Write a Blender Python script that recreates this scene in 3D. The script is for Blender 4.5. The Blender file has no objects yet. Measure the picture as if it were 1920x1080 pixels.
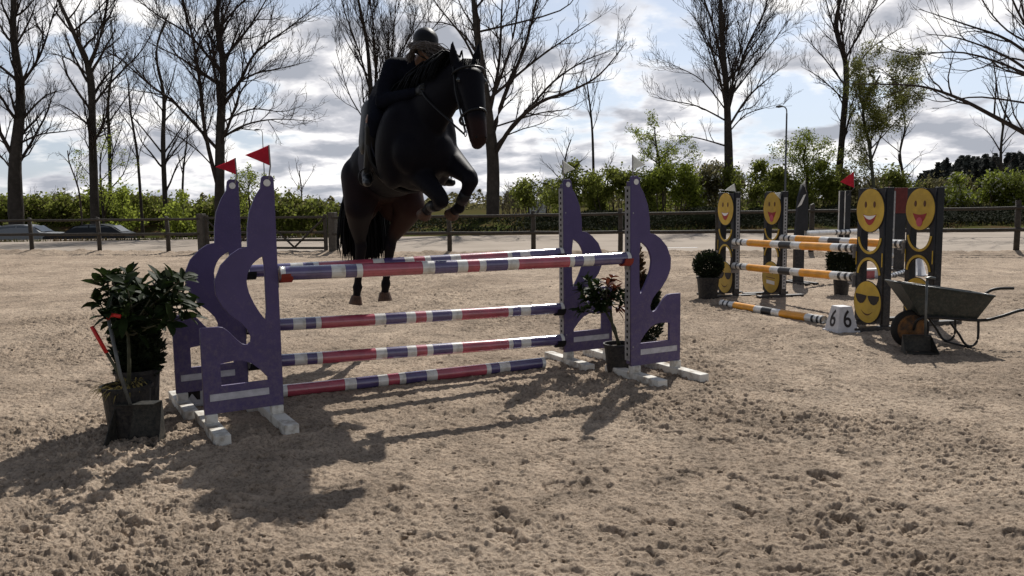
import bpy, bmesh, math, random
import numpy as np
from mathutils import Vector, Matrix
from math import radians, sin, cos, pi, sqrt

# ------------------------------------------------------------------ camera, sky, sun
S = bpy.context.scene
C = S.collection
CAM_H = 1.5; FPX = 1500.0
cam_d = bpy.data.cameras.new('camera'); cam = bpy.data.objects.new('camera', cam_d); C.objects.link(cam)
cam_d.sensor_width = 36; cam_d.lens = 36 * FPX / 1920; cam_d.clip_end = 3000; cam_d.clip_start = 0.05
ROT = Matrix.Rotation(pi/2 - radians(6.1), 3, 'X') @ Matrix.Rotation(radians(-0.8), 3, 'Z')
cam.matrix_world = Matrix.Translation((0, 0, CAM_H)) @ ROT.to_4x4()
S.camera = cam
SUN_EL = radians(46); SUN_AZ = radians(19)          # azimuth to the right of the view direction
sun_dir = Vector((sin(SUN_AZ)*cos(SUN_EL), cos(SUN_AZ)*cos(SUN_EL), sin(SUN_EL)))
sl = bpy.data.lights.new('sun', 'SUN'); sl.energy = 4.6; sl.angle = radians(0.6); sl.color = (1, .955, .89)
so = bpy.data.objects.new('sun', sl); C.objects.link(so); so.rotation_euler = sun_dir.to_track_quat('Z', 'Y').to_euler()
S.view_settings.view_transform = 'Standard'; S.view_settings.look = 'None'
S.view_settings.exposure = 0.26; S.view_settings.gamma = 1.0
w = bpy.data.worlds.new('World'); S.world = w; w.use_nodes = True
nt = w.node_tree; nt.nodes.clear()
def N(nt, typ, **kw):
    n = nt.nodes.new(typ)
    for k, v in kw.items():
        if k == 'inp':
            for a, b in v.items(): n.inputs[a].default_value = b
        else: setattr(n, k, v)
    return n
def math_(nt, op, a, b=None, c=None, clamp=False):
    n = N(nt, 'ShaderNodeMath', operation=op, use_clamp=clamp)
    for i, v in enumerate((a, b, c)):
        if v is None: continue
        if isinstance(v, (int, float)): n.inputs[i].default_value = v
        else: nt.links.new(v, n.inputs[i])
    return n.outputs[0]
def build_world():
    L = nt.links
    out = N(nt, 'ShaderNodeOutputWorld')
    sky = N(nt, 'ShaderNodeTexSky', sky_type='NISHITA', sun_disc=False)
    sky.sun_elevation = SUN_EL; sky.sun_rotation = SUN_AZ; sky.air_density = 1.0; sky.dust_density = .6
    bg1 = N(nt, 'ShaderNodeBackground'); bg1.inputs[1].default_value = 0.075
    hs = N(nt, 'ShaderNodeHueSaturation'); hs.inputs['Saturation'].default_value = .28
    tint = N(nt, 'ShaderNodeMix', data_type='RGBA', blend_type='MULTIPLY'); tint.inputs[0].default_value = 1; tint.inputs[7].default_value = (.90, .98, 1.12, 1)
    L.new(sky.outputs[0], hs.inputs['Color']); L.new(hs.outputs[0], tint.inputs[6]); L.new(tint.outputs[2], bg1.inputs[0])
    geo = N(nt, 'ShaderNodeTexCoord')
    sep = N(nt, 'ShaderNodeSeparateXYZ'); L.new(geo.outputs['Generated'], sep.inputs[0])
    z = math_(nt, 'MAXIMUM', sep.outputs[2], 0.0)
    zz = math_(nt, 'ADD', z, 0.24)
    px = math_(nt, 'DIVIDE', sep.outputs[0], zz); py = math_(nt, 'DIVIDE', sep.outputs[1], zz)
    comb = N(nt, 'ShaderNodeCombineXYZ'); L.new(px, comb.inputs[0]); L.new(py, comb.inputs[1])
    def noise(scale, detail, rough, off, dist=0.0, src=comb.outputs[0]):
        m = N(nt, 'ShaderNodeMapping'); m.inputs['Location'].default_value = off; L.new(src, m.inputs[0])
        n = N(nt, 'ShaderNodeTexNoise'); L.new(m.outputs[0], n.inputs['Vector'])
        n.inputs['Scale'].default_value = scale; n.inputs['Detail'].default_value = detail
        n.inputs['Roughness'].default_value = rough; n.inputs['Distortion'].default_value = dist
        return n.outputs[0]
    n1 = noise(2.3, 9, .53, (3.1, 1.7, .3), .1)
    n2 = noise(2.3, 9, .53, (3.1-.06, 1.7-.13, .3), .1)     # sampled towards the sun: bright rims, grey cores
    n3 = noise(.45, 3, .5, (7.4, 2.2, 0))
    n4 = noise(4.2, 6, .6, (1.4, 5.2, 0))
    cov = math_(nt, 'ADD', n1, math_(nt, 'MULTIPLY', math_(nt, 'SUBTRACT', n3, .5), .45))
    up = N(nt, 'ShaderNodeMapRange', inp={1: .22, 2: .62, 3: .0, 4: .16}); L.new(sep.outputs[2], up.inputs[0])
    cov = math_(nt, 'SUBTRACT', cov, up.outputs[0])
    low = N(nt, 'ShaderNodeMapRange', inp={1: .0, 2: .11, 3: .14, 4: .0}); L.new(sep.outputs[2], low.inputs[0])
    cov = math_(nt, 'ADD', cov, low.outputs[0])
    mask = N(nt, 'ShaderNodeMapRange', interpolation_type='SMOOTHSTEP', inp={1: .42, 2: .53}); L.new(cov, mask.inputs[0])
    shade = math_(nt, 'SUBTRACT', n2, n1)
    sh = math_(nt, 'MULTIPLY_ADD', shade, 4.6, .5)
    core = N(nt, 'ShaderNodeMapRange', inp={1: .46, 2: .68, 3: 0, 4: .55}); L.new(cov, core.inputs[0])
    v = math_(nt, 'SUBTRACT', sh, core.outputs[0])
    v = math_(nt, 'ADD', v, math_(nt, 'MULTIPLY', math_(nt, 'SUBTRACT', n4, .5), .5))
    v = math_(nt, 'ADD', v, .40, clamp=True)
    cr = N(nt, 'ShaderNodeValToRGB'); L.new(v, cr.inputs[0])
    e = cr.color_ramp.elements; e[0].position = 0; e[0].color = (.36, .38, .43, 1); e[1].position = 1; e[1].color = (.98, .96, .94, 1)
    m = cr.color_ramp.elements.new(.45); m.color = (.55, .555, .595, 1)
    m = cr.color_ramp.elements.new(.75); m.color = (.80, .79, .805, 1)
    # clouds thin out and darken overhead, out of frame
    dim = N(nt, 'ShaderNodeMapRange', inp={1: .24, 2: .5, 3: 1.0, 4: .28}); L.new(sep.outputs[2], dim.inputs[0])
    bg2 = N(nt, 'ShaderNodeBackground'); L.new(cr.outputs[0], bg2.inputs[0]); L.new(dim.outputs[0], bg2.inputs[1])
    mx = N(nt, 'ShaderNodeMixShader'); L.new(mask.outputs[0], mx.inputs[0]); L.new(bg1.outputs[0], mx.inputs[1]); L.new(bg2.outputs[0], mx.inputs[2])
    L.new(mx.outputs[0], out.inputs[0])
build_world()

# ------------------------------------------------------------------ helpers
rnd = random.Random(7)
def ray(x, y): return ROT @ Vector(((x-960)/FPX, (540-y)/FPX, -1))
def gp(x, y, z=0.0):
    r = ray(x, y); t = (z-CAM_H)/r.z; return Vector((r.x*t, r.y*t, z))
def at(x, y, d):
    r = ray(x, y); t = d/r.y; return Vector((r.x*t, d, CAM_H+r.z*t))
def mat(name, col, rough=.7, var=0.0, scale=8.0, bump=0.0, bscale=40.0, spec=.3, metal=0.0, col2=None, lo=.4, hi=.65, trans=None, coat=0, dust=0):
    m = bpy.data.materials.new(name); m.use_nodes = True; nt = m.node_tree; L = nt.links
    b = nt.nodes['Principled BSDF']; b.inputs['Roughness'].default_value = rough
    b.inputs['Specular IOR Level'].default_value = spec; b.inputs['Metallic'].default_value = metal
    b.inputs['Coat Weight'].default_value = coat; b.inputs['Coat Roughness'].default_value = .2
    b.inputs['Base Color'].default_value = (*col, 1)
    tc = N(nt, 'ShaderNodeTexCoord')
    if var or col2:
        c2 = col2 or tuple(c*(1-var) for c in col)
        n = N(nt, 'ShaderNodeTexNoise'); n.inputs['Scale'].default_value = scale; n.inputs['Detail'].default_value = 6; n.inputs['Roughness'].default_value = .65
        L.new(tc.outputs['Object'], n.inputs['Vector'])
        r = N(nt, 'ShaderNodeValToRGB'); L.new(n.outputs[0], r.inputs[0])
        r.color_ramp.elements[0].position = lo; r.color_ramp.elements[0].color = (*c2, 1)
        r.color_ramp.elements[1].position = hi; r.color_ramp.elements[1].color = (*col, 1)
        L.new(r.outputs[0], b.inputs['Base Color'])
        if trans:
            tr = N(nt, 'ShaderNodeBsdfTranslucent'); L.new(r.outputs[0], tr.inputs[0])
    elif trans:
        tr = N(nt, 'ShaderNodeBsdfTranslucent'); tr.inputs[0].default_value = (*col, 1)
    if trans:
        mx = N(nt, 'ShaderNodeMixShader'); mx.inputs[0].default_value = trans
        L.new(b.outputs[0], mx.inputs[1]); L.new(tr.outputs[0], mx.inputs[2])
        L.new(mx.outputs[0], nt.nodes['Material Output'].inputs[0])
    if dust:
        sep = N(nt, 'ShaderNodeSeparateXYZ'); L.new(tc.outputs['Object'], sep.inputs[0])
        n = N(nt, 'ShaderNodeTexNoise'); n.inputs['Scale'].default_value = 30; n.inputs['Detail'].default_value = 8; n.inputs['Roughness'].default_value = .8; L.new(tc.outputs['Object'], n.inputs[0])
        hgt = N(nt, 'ShaderNodeMapRange', inp={1: 0, 2: 1.0, 3: .15, 4: -.06}); L.new(sep.outputs[2], hgt.inputs[0])
        f = N(nt, 'ShaderNodeMapRange', inp={1: .50, 2: .78, 3: 0, 4: dust*1.6}); L.new(math_(nt, 'ADD', n.outputs[0], hgt.outputs[0]), f.inputs[0])
        mxd = N(nt, 'ShaderNodeMix', data_type='RGBA'); L.new(f.outputs[0], mxd.inputs[0]); mxd.inputs[7].default_value = (.30, .25, .19, 1)
        src = b.inputs['Base Color'].links[0].from_socket if b.inputs['Base Color'].links else None
        if src: L.new(src, mxd.inputs[6])
        else: mxd.inputs[6].default_value = (*col, 1)
        L.new(mxd.outputs[2], b.inputs['Base Color'])
    if bump:
        n = N(nt, 'ShaderNodeTexNoise'); n.inputs['Scale'].default_value = bscale; n.inputs['Detail'].default_value = 5
        L.new(tc.outputs['Object'], n.inputs['Vector'])
        bp = N(nt, 'ShaderNodeBump'); bp.inputs['Strength'].default_value = bump; bp.inputs['Distance'].default_value = .01
        L.new(n.outputs[0], bp.inputs['Height']); L.new(bp.outputs[0], b.inputs['Normal'])
    return m
M = dict(
 purple=mat('purple_paint', (.078, .058, .150), .5, .16, 3, .15, 60, spec=.3, dust=.16),
 white=mat('white_paint', (.62, .60, .56), .55, 0, 9, .2, 50, col2=(.30, .27, .22), lo=.32, hi=.55),
 foot=mat('weathered_white_timber', (.60, .58, .53), .75, 0, 9, .5, 40, col2=(.26, .22, .17), lo=.34, hi=.52),
 strip=mat('white_strip', (.50, .49, .52), .5, .3, 12),
 pwhite=mat('pole_white', (.60, .585, .55), .24, 0, 11, .05, 60, spec=.7, coat=1, col2=(.36, .33, .28), lo=.3, hi=.5),
 pred=mat('pole_red', (.42, .065, .100), .24, .3, 9, .05, 60, spec=.7, coat=1),
 ppurple=mat('pole_purple', (.085, .062, .175), .24, .3, 9, .05, 60, spec=.7, coat=1),
 pyellow=mat('pole_orange', (.78, .33, .022), .35, .25, 9, .1, 60, spec=.5),
 pblack=mat('pole_black', (.022, .020, .022), .4, .4, 10, spec=.4),
 dark=mat('black_paint', (.014, .015, .020), .55, .4, 8, .15, 50, dust=.12),
 track=mat('galvanised_track', (.34, .34, .35), .45, .3, 20, metal=.5),
 hole=mat('track_hole', (.006, .006, .007), .9),
 redflag=mat('red_flag', (.50, .018, .045), .6, .2, 10, trans=.35),
 whiteflag=mat('white_flag', (.62, .63, .61), .6, .15, 10, trans=.5),
 stick=mat('flag_stick', (.22, .20, .19), .5),
 cupred=mat('red_cup', (.26, .03, .02), .5, .3, 20),
 yellow=mat('face_yellow', (.60, .38, .028), .42, .28, 5, spec=.4, dust=.10),
 fdark=mat('face_dark', (.018, .012, .012), .5),
 feye=mat('face_eye', (.10, .035, .012), .5),
 fred=mat('face_mouth_red', (.36, .028, .030), .5, .2, 20),
 fwhite=mat('face_white', (.78, .76, .74), .5),
 fpink=mat('face_tongue', (.50, .08, .12), .5),
 pot=mat('black_plastic_pot', (.008, .009, .012), .5, .3, 10, spec=.25, dust=.10),
 scoop=mat('black_scoop_steel', (.010, .014, .015), .5, .4, 8, .2, 30, spec=.3, dust=.12),
 shaft=mat('grey_steel_shaft', (.12, .125, .12), .4, .3, 12, metal=.3),
 redplastic=mat('red_plastic', (.55, .03, .025), .4),
 stem=mat('pale_stem', (.085, .085, .05), .8, .4, 30, .4, 60),
 soil=mat('potting_soil', (.05, .035, .022), .95, .5, 30, .6, 60),
 bigleaf=mat('glossy_leaf', (.020, .034, .009), .55, .45, 12, spec=.1, trans=.25),
 redleaf=mat('bronze_leaf', (.12, .035, .018), .45, .4, 12, trans=.3),
 conifer=mat('conifer_foliage', (.020, .032, .012), .7, .5, 12, trans=.15),
 conifbrown=mat('browned_conifer_foliage', (.10, .055, .022), .8, .5, 12, trans=.2),
 boxleaf=mat('boxwood_foliage', (.018, .030, .010), .6, .5, 14, trans=.15),
 straw=mat('dry_straw', (.34, .26, .08), .8, .4, 30, trans=.3),
 fence=mat('dark_fence_timber', (.055, .045, .034), .75, .45, 10, .5, 30, spec=.35),
 fencegrey=mat('grey_gate_timber', (.085, .075, .062), .8, .45, 10, .5, 30),
 board=mat('edge_board', (.045, .036, .028), .85, .5, 6, .6, 20),
 bark=mat('bark', (.062, .052, .044), .9, .4, 3, .6, 14, spec=.1),
 twig=mat('twig', (.050, .038, .032), .9, .3, 2, spec=.1),
 greybark=mat('grey_green_bark', (.085, .088, .060), .9, .4, 3, .4, 14, spec=.1),
 spring=mat('spring_leaf', (.29, .34, .06), .6, .3, .9, trans=.72, spec=.1),
 olive=mat('olive_spring_leaf', (.26, .27, .08), .6, .3, .9, trans=.65, spec=.1),
 undergrowth=mat('shade_dark_undergrowth_leaf', (.030, .036, .016), .8, .5, .6, trans=.12, spec=.05),  # leaf colour darkened to carry the shade over the bank
 hedge=mat('hedge_leaf', (.24, .27, .06), .65, .35, .7, trans=.72, spec=.1),
 hedge2=mat('brown_green_leaf', (.23, .21, .095), .7, .4, .7, trans=.68, spec=.1),
 blossom=mat('pale_blossom', (.50, .50, .42), .7, .3, 3, trans=.4),
 darkwood=mat('dark_conifer_needles', (.05, .055, .048), .8, .4, .4, trans=.3, spec=.05),
 scrub=mat('bare_scrub_twig', (.085, .062, .052), .9, .4, 1),
 barrow=mat('dark_green_enamel', (.013, .022, .021), .38, .4, 8, .15, 40, spec=.5, dust=.14),
 wheelo=mat('rusty_orange_rim', (.20, .085, .020), .6, 0, 14, .3, 40, col2=(.045, .028, .018)),
 rubber=mat('tyre_rubber', (.014, .013, .012), .8, .3, 20),
 tube=mat('dark_steel_tube', (.020, .019, .018), .45, .3, 10, metal=.2),
 horse=mat('dark_bay_coat', (.011, .009, .010), .50, 0, 2.2, .08, 90, spec=.32, col2=(.0055, .005, .007)),
 bay=mat('brown_coat', (.052, .018, .011), .6, .35, 6, .08, 90, spec=.2),
 mane=mat('black_mane_hair', (.005, .005, .006), .6, .3, 50, .6, 120, spec=.1),
 hoof=mat('hoof_horn', (.095, .050, .030), .6, .5, 30, .3, 60),
 sole=mat('hoof_sole', (.20, .085, .045), .8, .4, 40, .3, 60),
 leather=mat('black_leather', (.006, .006, .008), .45, .2, 30, spec=.25),
 metal=mat('bit_steel', (.55, .55, .57), .25, metal=1.0),
 pad=mat('navy_saddle_cloth', (.010, .012, .026), .8, .2, 30),
 jacket=mat('navy_jacket', (.007, .008, .014), .85, .25, 20, .3, 60, spec=.05),
 breech=mat('black_breeches', (.007, .008, .014), .85, .2, 20, .3, 60, spec=.05),
 helmet=mat('black_helmet_shell', (.007, .007, .009), .5, .2, 20, spec=.14),
 skin=mat('skin', (.24, .13, .09), .5, .1, 20),
 hair=mat('ash_brown_hair', (.13, .105, .095), .45, .5, 60, .8, 160, spec=.5),
 lamp=mat('galvanised_lamp_post', (.13, .13, .13), .5, .2, 10, metal=.3),
 silver=mat('silver_car_paint', (.17, .18, .19), .45, spec=.4, metal=.2),
 blackcar=mat('black_car_paint', (.010, .012, .015), .35, spec=.25),
 glass=mat('car_glass', (.02, .025, .03), .1, spec=.7),
 lightg=mat('headlamp', (.6, .6, .6), .2),
 shed=mat('pale_shed_cladding', (.55, .56, .55), .7, .15, 2),
 plaswhite=mat('white_marker_plastic', (.58, .57, .58), .45, .2, 12, .05),
 pinkp=mat('pink_panel', (.45, .12, .12), .6, .3, 8),
 redp=mat('dull_red_panel', (.12, .018, .016), .6, .3, 8),
 greenp=mat('dark_green_panel', (.016, .026, .020), .7, .4, 10),
)
def prop(o, label=None, cat=None, group=None, kind=None):
    if label: o['label'] = label
    if cat: o['category'] = cat
    if group: o['group'] = group
    if kind: o['kind'] = kind
    return o
def empty(name, loc=(0, 0, 0), rz=0.0, label=None, cat=None, group=None):
    o = bpy.data.objects.new(name, None); C.objects.link(o); o.location = loc; o.rotation_euler = (0, 0, rz); o.empty_display_size = .2
    return prop(o, label, cat, group)
def link(name, me, mats=(), parent=None, smooth=False):
    o = bpy.data.objects.new(name, me); C.objects.link(o)
    for m in mats: me.materials.append(m)
    if smooth: me.polygons.foreach_set('use_smooth', [True]*len(me.polygons))
    if parent: o.parent = parent
    return o
class MB:
    def __init__(s): s.v = []; s.f = []; s.m = []; s.mi = 0
    def quad(s, a, b, c, d):
        n = len(s.v); s.v += [a, b, c, d]; s.f.append((n, n+1, n+2, n+3)); s.m.append(s.mi)
    def box(s, x0, x1, y0, y1, z0, z1, T=None):
        p = [(x, y, z) for z in (z0, z1) for y in (y0, y1) for x in (x0, x1)]
        if T: p = [tuple(T @ Vector(q)) for q in p]
        n = len(s.v); s.v += p
        for f in ((0, 2, 3, 1), (4, 5, 7, 6), (0, 1, 5, 4), (2, 6, 7, 3), (0, 4, 6, 2), (1, 3, 7, 5)):
            s.f.append(tuple(n+i for i in f)); s.m.append(s.mi)
    def tube(s, pts, rs, sides=8, caps=True):
        n0 = len(s.v); k = len(pts)
        for i in range(k):
            a = pts[max(i-1, 0)]; b = pts[min(i+1, k-1)]
            dx, dy, dz = b[0]-a[0], b[1]-a[1], b[2]-a[2]
            l = sqrt(dx*dx+dy*dy+dz*dz) or 1e-9; dx /= l; dy /= l; dz /= l
            if abs(dz) < .95: ux, uy, uz = -dy, dx, 0.0
            else: ux, uy, uz = 0.0, -dz, dy
            l = sqrt(ux*ux+uy*uy+uz*uz); ux /= l; uy /= l; uz /= l
            vx, vy, vz = dy*uz-dz*uy, dz*ux-dx*uz, dx*uy-dy*ux
            r = rs[i] if hasattr(rs, '__len__') else rs; p = pts[i]
            for j in range(sides):
                t = 2*pi*j/sides; c = cos(t)*r; q = sin(t)*r
                s.v.append((p[0]+ux*c+vx*q, p[1]+uy*c+vy*q, p[2]+uz*c+vz*q))
        for i in range(k-1):
            for j in range(sides):
                a = n0+i*sides+j; b = n0+i*sides+(j+1) % sides
                s.f.append((a, b, b+sides, a+sides)); s.m.append(s.mi)
        if caps:
            s.f.append(tuple(n0+j for j in reversed(range(sides)))); s.m.append(s.mi)
            s.f.append(tuple(n0+(k-1)*sides+j for j in range(sides))); s.m.append(s.mi)
    def lathe(s, prof, sides=24, cx=0, cy=0):
        n0 = len(s.v)
        for r, z in prof:
            for j in range(sides):
                t = 2*pi*j/sides; s.v.append((cx+r*cos(t), cy+r*sin(t), z))
        for i in range(len(prof)-1):
            for j in range(sides):
                a = n0+i*sides+j; b = n0+i*sides+(j+1) % sides
                s.f.append((a, b, b+sides, a+sides)); s.m.append(s.mi)
    def build(s, name, mats, parent=None, smooth=False, bevel=0):
        me = bpy.data.meshes.new(name); me.from_pydata([tuple(v) for v in s.v], [], s.f)
        if not isinstance(mats, (list, tuple)): mats = [mats]
        o = link(name, me, mats, parent, smooth)
        if len(mats) > 1: me.polygons.foreach_set('material_index', s.m)
        if bevel:
            b = o.modifiers.new('bevel', 'BEVEL'); b.width = bevel; b.segments = 2; b.limit_method = 'ANGLE'
        return o
def shape2d(name, loops, depth, mats, parent=None, bevel=0.0, y=0.0):
    """flat outline(s) in local x,z, extruded along y by +-depth; the inner loops are holes"""
    cu = bpy.data.curves.new('tmp', 'CURVE'); cu.dimensions = '2D'; cu.fill_mode = 'BOTH'; cu.extrude = depth; cu.bevel_depth = bevel
    for lp in loops:
        sp = cu.splines.new('POLY'); sp.points.add(len(lp)-1)
        for i, (a, b) in enumerate(lp): sp.points[i].co = (a, b, 0, 1)
        sp.use_cyclic_u = True
    tmp = bpy.data.objects.new('tmp', cu); C.objects.link(tmp)
    dg = bpy.context.evaluated_depsgraph_get()
    me = bpy.data.meshes.new_from_object(tmp.evaluated_get(dg)); bpy.data.objects.remove(tmp); bpy.data.curves.remove(cu)
    me.transform(Matrix.Translation((0, y, 0)) @ Matrix.Rotation(pi/2, 4, 'X')); me.materials.clear(); me.name = name
    return link(name, me, [mats], parent)
def text_mesh(name, txt, size, T, mt, parent, depth=.0015, sx=1.0, offset=0.0):
    cu = bpy.data.curves.new('tmp', 'FONT'); cu.body = txt; cu.size = size; cu.extrude = depth; cu.align_x = 'CENTER'; cu.align_y = 'CENTER'; cu.offset = offset
    tmp = bpy.data.objects.new('tmp', cu); C.objects.link(tmp)
    dg = bpy.context.evaluated_depsgraph_get()
    me = bpy.data.meshes.new_from_object(tmp.evaluated_get(dg)); bpy.data.objects.remove(tmp); bpy.data.curves.remove(cu)
    me.transform(T @ Matrix.Diagonal((sx, 1, 1, 1))); me.materials.clear(); me.name = name
    return link(name, me, [mt], parent)
def smooth_loop(pts, it=2, closed=True):
    for _ in range(it):
        q = []
        n = len(pts)
        for i in range(n):
            a = pts[i]; b = pts[(i+1) % n]
            q.append((a[0]*.75+b[0]*.25, a[1]*.75+b[1]*.25)); q.append((a[0]*.25+b[0]*.75, a[1]*.25+b[1]*.75))
        pts = q
    return pts
def catmull(pts, n=8):
    P = [Vector(p) for p in pts]; out = []
    for i in range(len(P)-1):
        p0 = P[max(i-1, 0)]; p1 = P[i]; p2 = P[i+1]; p3 = P[min(i+2, len(P)-1)]
        for k in range(n):
            t = k/n
            out.append(.5*((2*p1)+(p2-p0)*t+(2*p0-5*p1+4*p2-p3)*t*t+(3*p1-p0-3*p2+p3)*t**3))
    out.append(P[-1]); return out

# ------------------------------------------------------------------ the ground
rs = np.random.RandomState(3)
def vnoise(X, Y, wl, seed):
    r = np.random.RandomState(seed); G = r.rand(512, 512).astype(np.float32)
    x = X/wl; y = Y/wl; xi = np.floor(x).astype(int); yi = np.floor(y).astype(int)
    fx = x-xi; fy = y-yi; fx = fx*fx*(3-2*fx); fy = fy*fy*(3-2*fy)
    a = G[xi & 511, yi & 511]; b = G[(xi+1) & 511, yi & 511]; c = G[xi & 511, (yi+1) & 511]; d = G[(xi+1) & 511, (yi+1) & 511]
    return (a*(1-fx)+b*fx)*(1-fy)+(c*(1-fx)+d*fx)*fy
def rot(X, Y, a): return X*cos(a)-Y*sin(a), X*sin(a)+Y*cos(a)
def sand_height(X, Y):
    Z = np.zeros_like(X)
    for wl, amp, sd in ((2.3, .030, 1), (.8, .020, 2), (.33, .010, 3)):
        x, y = rot(X, Y, sd*.7); Z += (vnoise(x, y, wl, sd)-.5)*amp
    x, y = rot(X, Y, .4)
    churn = np.clip((vnoise(x, y, 1.9, 11)*.65+vnoise(x, y, .7, 12)*.25+vnoise(x, y, .25, 13)*.1-.30)*2.2, .42, 1.0)
    rough = np.zeros_like(X)
    for wl, amp, sd in ((.15, .006, 4), (.075, .008, 5), (.038, .0095, 6), (.019, .007, 7)):
        x, y = rot(X, Y, sd*1.1); n = vnoise(x, y, wl, sd)
        rough += (np.abs(n-.5)*2)**1.6*amp
    Z += rough*churn*1.25
    def st(n, a, b): t = np.clip((n-a)/(b-a), 0, 1); return t*t*(3-2*t)
    for wl, a, b, amp, sd in ((.060, .60, .68, .0060, 16), (.034, .54, .62, .0088, 17), (.021, .52, .62, .0075, 18), (.013, .5, .6, .0045, 19)):
        x, y = rot(X, Y, (sd % 3-1)*.35); x2 = x*.62+.6*wl*(vnoise(X, Y, wl*.8, sd+40)-.5); n = vnoise(x2, y, wl, sd)*.7+vnoise(x2, y, wl*.45, sd+60)*.3
        Z += st(n, a-.04, b-.04)*amp*churn*1.5
    # separate clods
    for wl, thr, amp, sd in ((.055, .86, .06, 21), (.028, .82, .055, 22)):
        x, y = rot(X, Y, sd); n = vnoise(x, y, wl, sd)
        Z += np.clip(n-thr, 0, .2)*amp*churn*1.6
    return Z, churn
def far_edge(X): return 22.95-.215*(X-.6) + np.where(X < -5, (-5-X)*.09, 0)
def make_sand():
    nr, nc = 1560, 1420
    K = np.linspace(-.80, .80, nc); t = np.linspace(0, 1, nr)
    a = .215
    ye = (22.95+.129)/(1+a*K)
    for _ in range(12): ye = .5*ye + .5*far_edge(K*ye)
    Kg = K[None, :]; Y = 1.75*np.exp(np.log(ye[None, :]/1.75)*t[:, None]); X = Kg*Y
    jx = (rs.rand(nr, nc)-.5)*.0009*Y
    X = X+jx
    Z, churn = sand_height(X, Y)
    # hoof prints: crescents with a raised rim
    for i in range(1100):
        d = 2.2*(10.0**(rs.rand()**.8)); k = rs.uniform(-.7, .7); cx, cy = k*d, d
        if d > 20: continue
        th = rs.uniform(0, 2*pi); R = rs.uniform(.055, .075); dep = rs.uniform(.006, .020)
        r0 = int(np.clip(np.log((cy-.16)/1.75)/np.log(ye.mean()/1.75)*nr-25, 0, nr)); r1 = int(np.clip(np.log((cy+.16)/1.75)/np.log(ye.mean()/1.75)*nr+25, 0, nr))
        c0 = int(np.clip((k-.16/d+.8)/1.6*nc-2, 0, nc)); c1 = int(np.clip((k+.16/d+.8)/1.6*nc+3, 0, nc))
        if r1 <= r0 or c1 <= c0: continue
        dx = X[r0:r1, c0:c1]-cx; dy = Y[r0:r1, c0:c1]-cy
        u = dx*cos(th)+dy*sin(th); v = -dx*sin(th)+dy*cos(th)
        r = np.sqrt(u*u+(v*.85)**2)
        ring = np.exp(-((r-R)/.010)**2)*(u > -.1*R)
        inn = np.exp(-(r/(R*.9))**4)
        rim = np.exp(-((r-R*1.45)/.02)**2)
        Z[r0:r1, c0:c1] += -dep*ring-.45*dep*inn+.5*dep*rim
    Z -= .012
    # the horse, stands and things rest on ground at about zero height; a low ridge of kicked-up sand lies along the edge board
    dist = far_edge(X)-Y
    Z += np.exp(-(dist/.35)**2)*(.05+.06*vnoise(X, Y, .5, 31)+.05*vnoise(X, Y, .17, 32))
    V = np.stack([X, Y, Z], -1).reshape(-1, 3).astype(np.float32)
    idx = np.arange(nr*nc).reshape(nr, nc)
    F = np.stack([idx[:-1, :-1], idx[:-1, 1:], idx[1:, 1:], idx[1:, :-1]], -1).reshape(-1, 4)
    me = bpy.data.meshes.new('arena_sand'); me.vertices.add(len(V)); me.vertices.foreach_set('co', V.ravel())
    me.loops.add(F.size); me.loops.foreach_set('vertex_index', F.ravel().astype(np.int32))
    me.polygons.add(len(F)); me.polygons.foreach_set('loop_start', np.arange(0, F.size, 4, dtype=np.int32)); me.polygons.foreach_set('loop_total', np.full(len(F), 4, dtype=np.int32))
    me.update(calc_edges=True); me.validate()
    m = bpy.data.materials.new('arena_sand'); m.use_nodes = True; nt = m.node_tree; L = nt.links; b = nt.nodes['Principled BSDF']
    b.inputs['Roughness'].default_value = .95; b.inputs['Specular IOR Level'].default_value = .1
    tc = N(nt, 'ShaderNodeTexCoord')
    def nz(sc, det=6, ro=.6):
        n = N(nt, 'ShaderNodeTexNoise'); L.new(tc.outputs['Object'], n.inputs[0]); n.inputs['Scale'].default_value = sc; n.inputs['Detail'].default_value = det; n.inputs['Roughness'].default_value = ro; return n.outputs[0]
    r1 = N(nt, 'ShaderNodeValToRGB'); L.new(nz(.55, 5), r1.inputs[0])
    r1.color_ramp.elements[0].position = .36; r1.color_ramp.elements[0].color = (.305, .248, .193, 1)
    r1.color_ramp.elements[1].position = .62; r1.color_ramp.elements[1].color = (.440, .364, .287, 1)
    r2 = N(nt, 'ShaderNodeValToRGB'); L.new(nz(42, 8, .8), r2.inputs[0])
    r2.color_ramp.elements[0].position = .40; r2.color_ramp.elements[0].color = (.34, .30, .27, 1)
    r2.color_ramp.elements[1].position = .52; r2.color_ramp.elements[1].color = (1, 1, 1, 1)
    mx = N(nt, 'ShaderNodeMix', data_type='RGBA', blend_type='MULTIPLY'); mx.inputs[0].default_value = .75
    L.new(r1.outputs[0], mx.inputs[6]); L.new(r2.outputs[0], mx.inputs[7])
    r3 = N(nt, 'ShaderNodeValToRGB'); L.new(nz(3.1, 8, .7), r3.inputs[0])
    r3.color_ramp.elements[0].position = .38; r3.color_ramp.elements[0].color = (.72, .70, .68, 1)
    r3.color_ramp.elements[1].position = .6; r3.color_ramp.elements[1].color = (1.08, 1.04, 1.0, 1)
    mx2 = N(nt, 'ShaderNodeMix', data_type='RGBA', blend_type='MULTIPLY'); mx2.inputs[0].default_value = 1
    L.new(mx.outputs[2], mx2.inputs[6]); L.new(r3.outputs[0], mx2.inputs[7])
    L.new(mx2.outputs[2], b.inputs['Base Color'])
    bp = N(nt, 'ShaderNodeBump'); bp.inputs['Strength'].default_value = .8; bp.inputs['Distance'].default_value = .02
    L.new(nz(45, 6, .75), bp.inputs['Height']); L.new(bp.outputs[0], b.inputs['Normal'])
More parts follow.
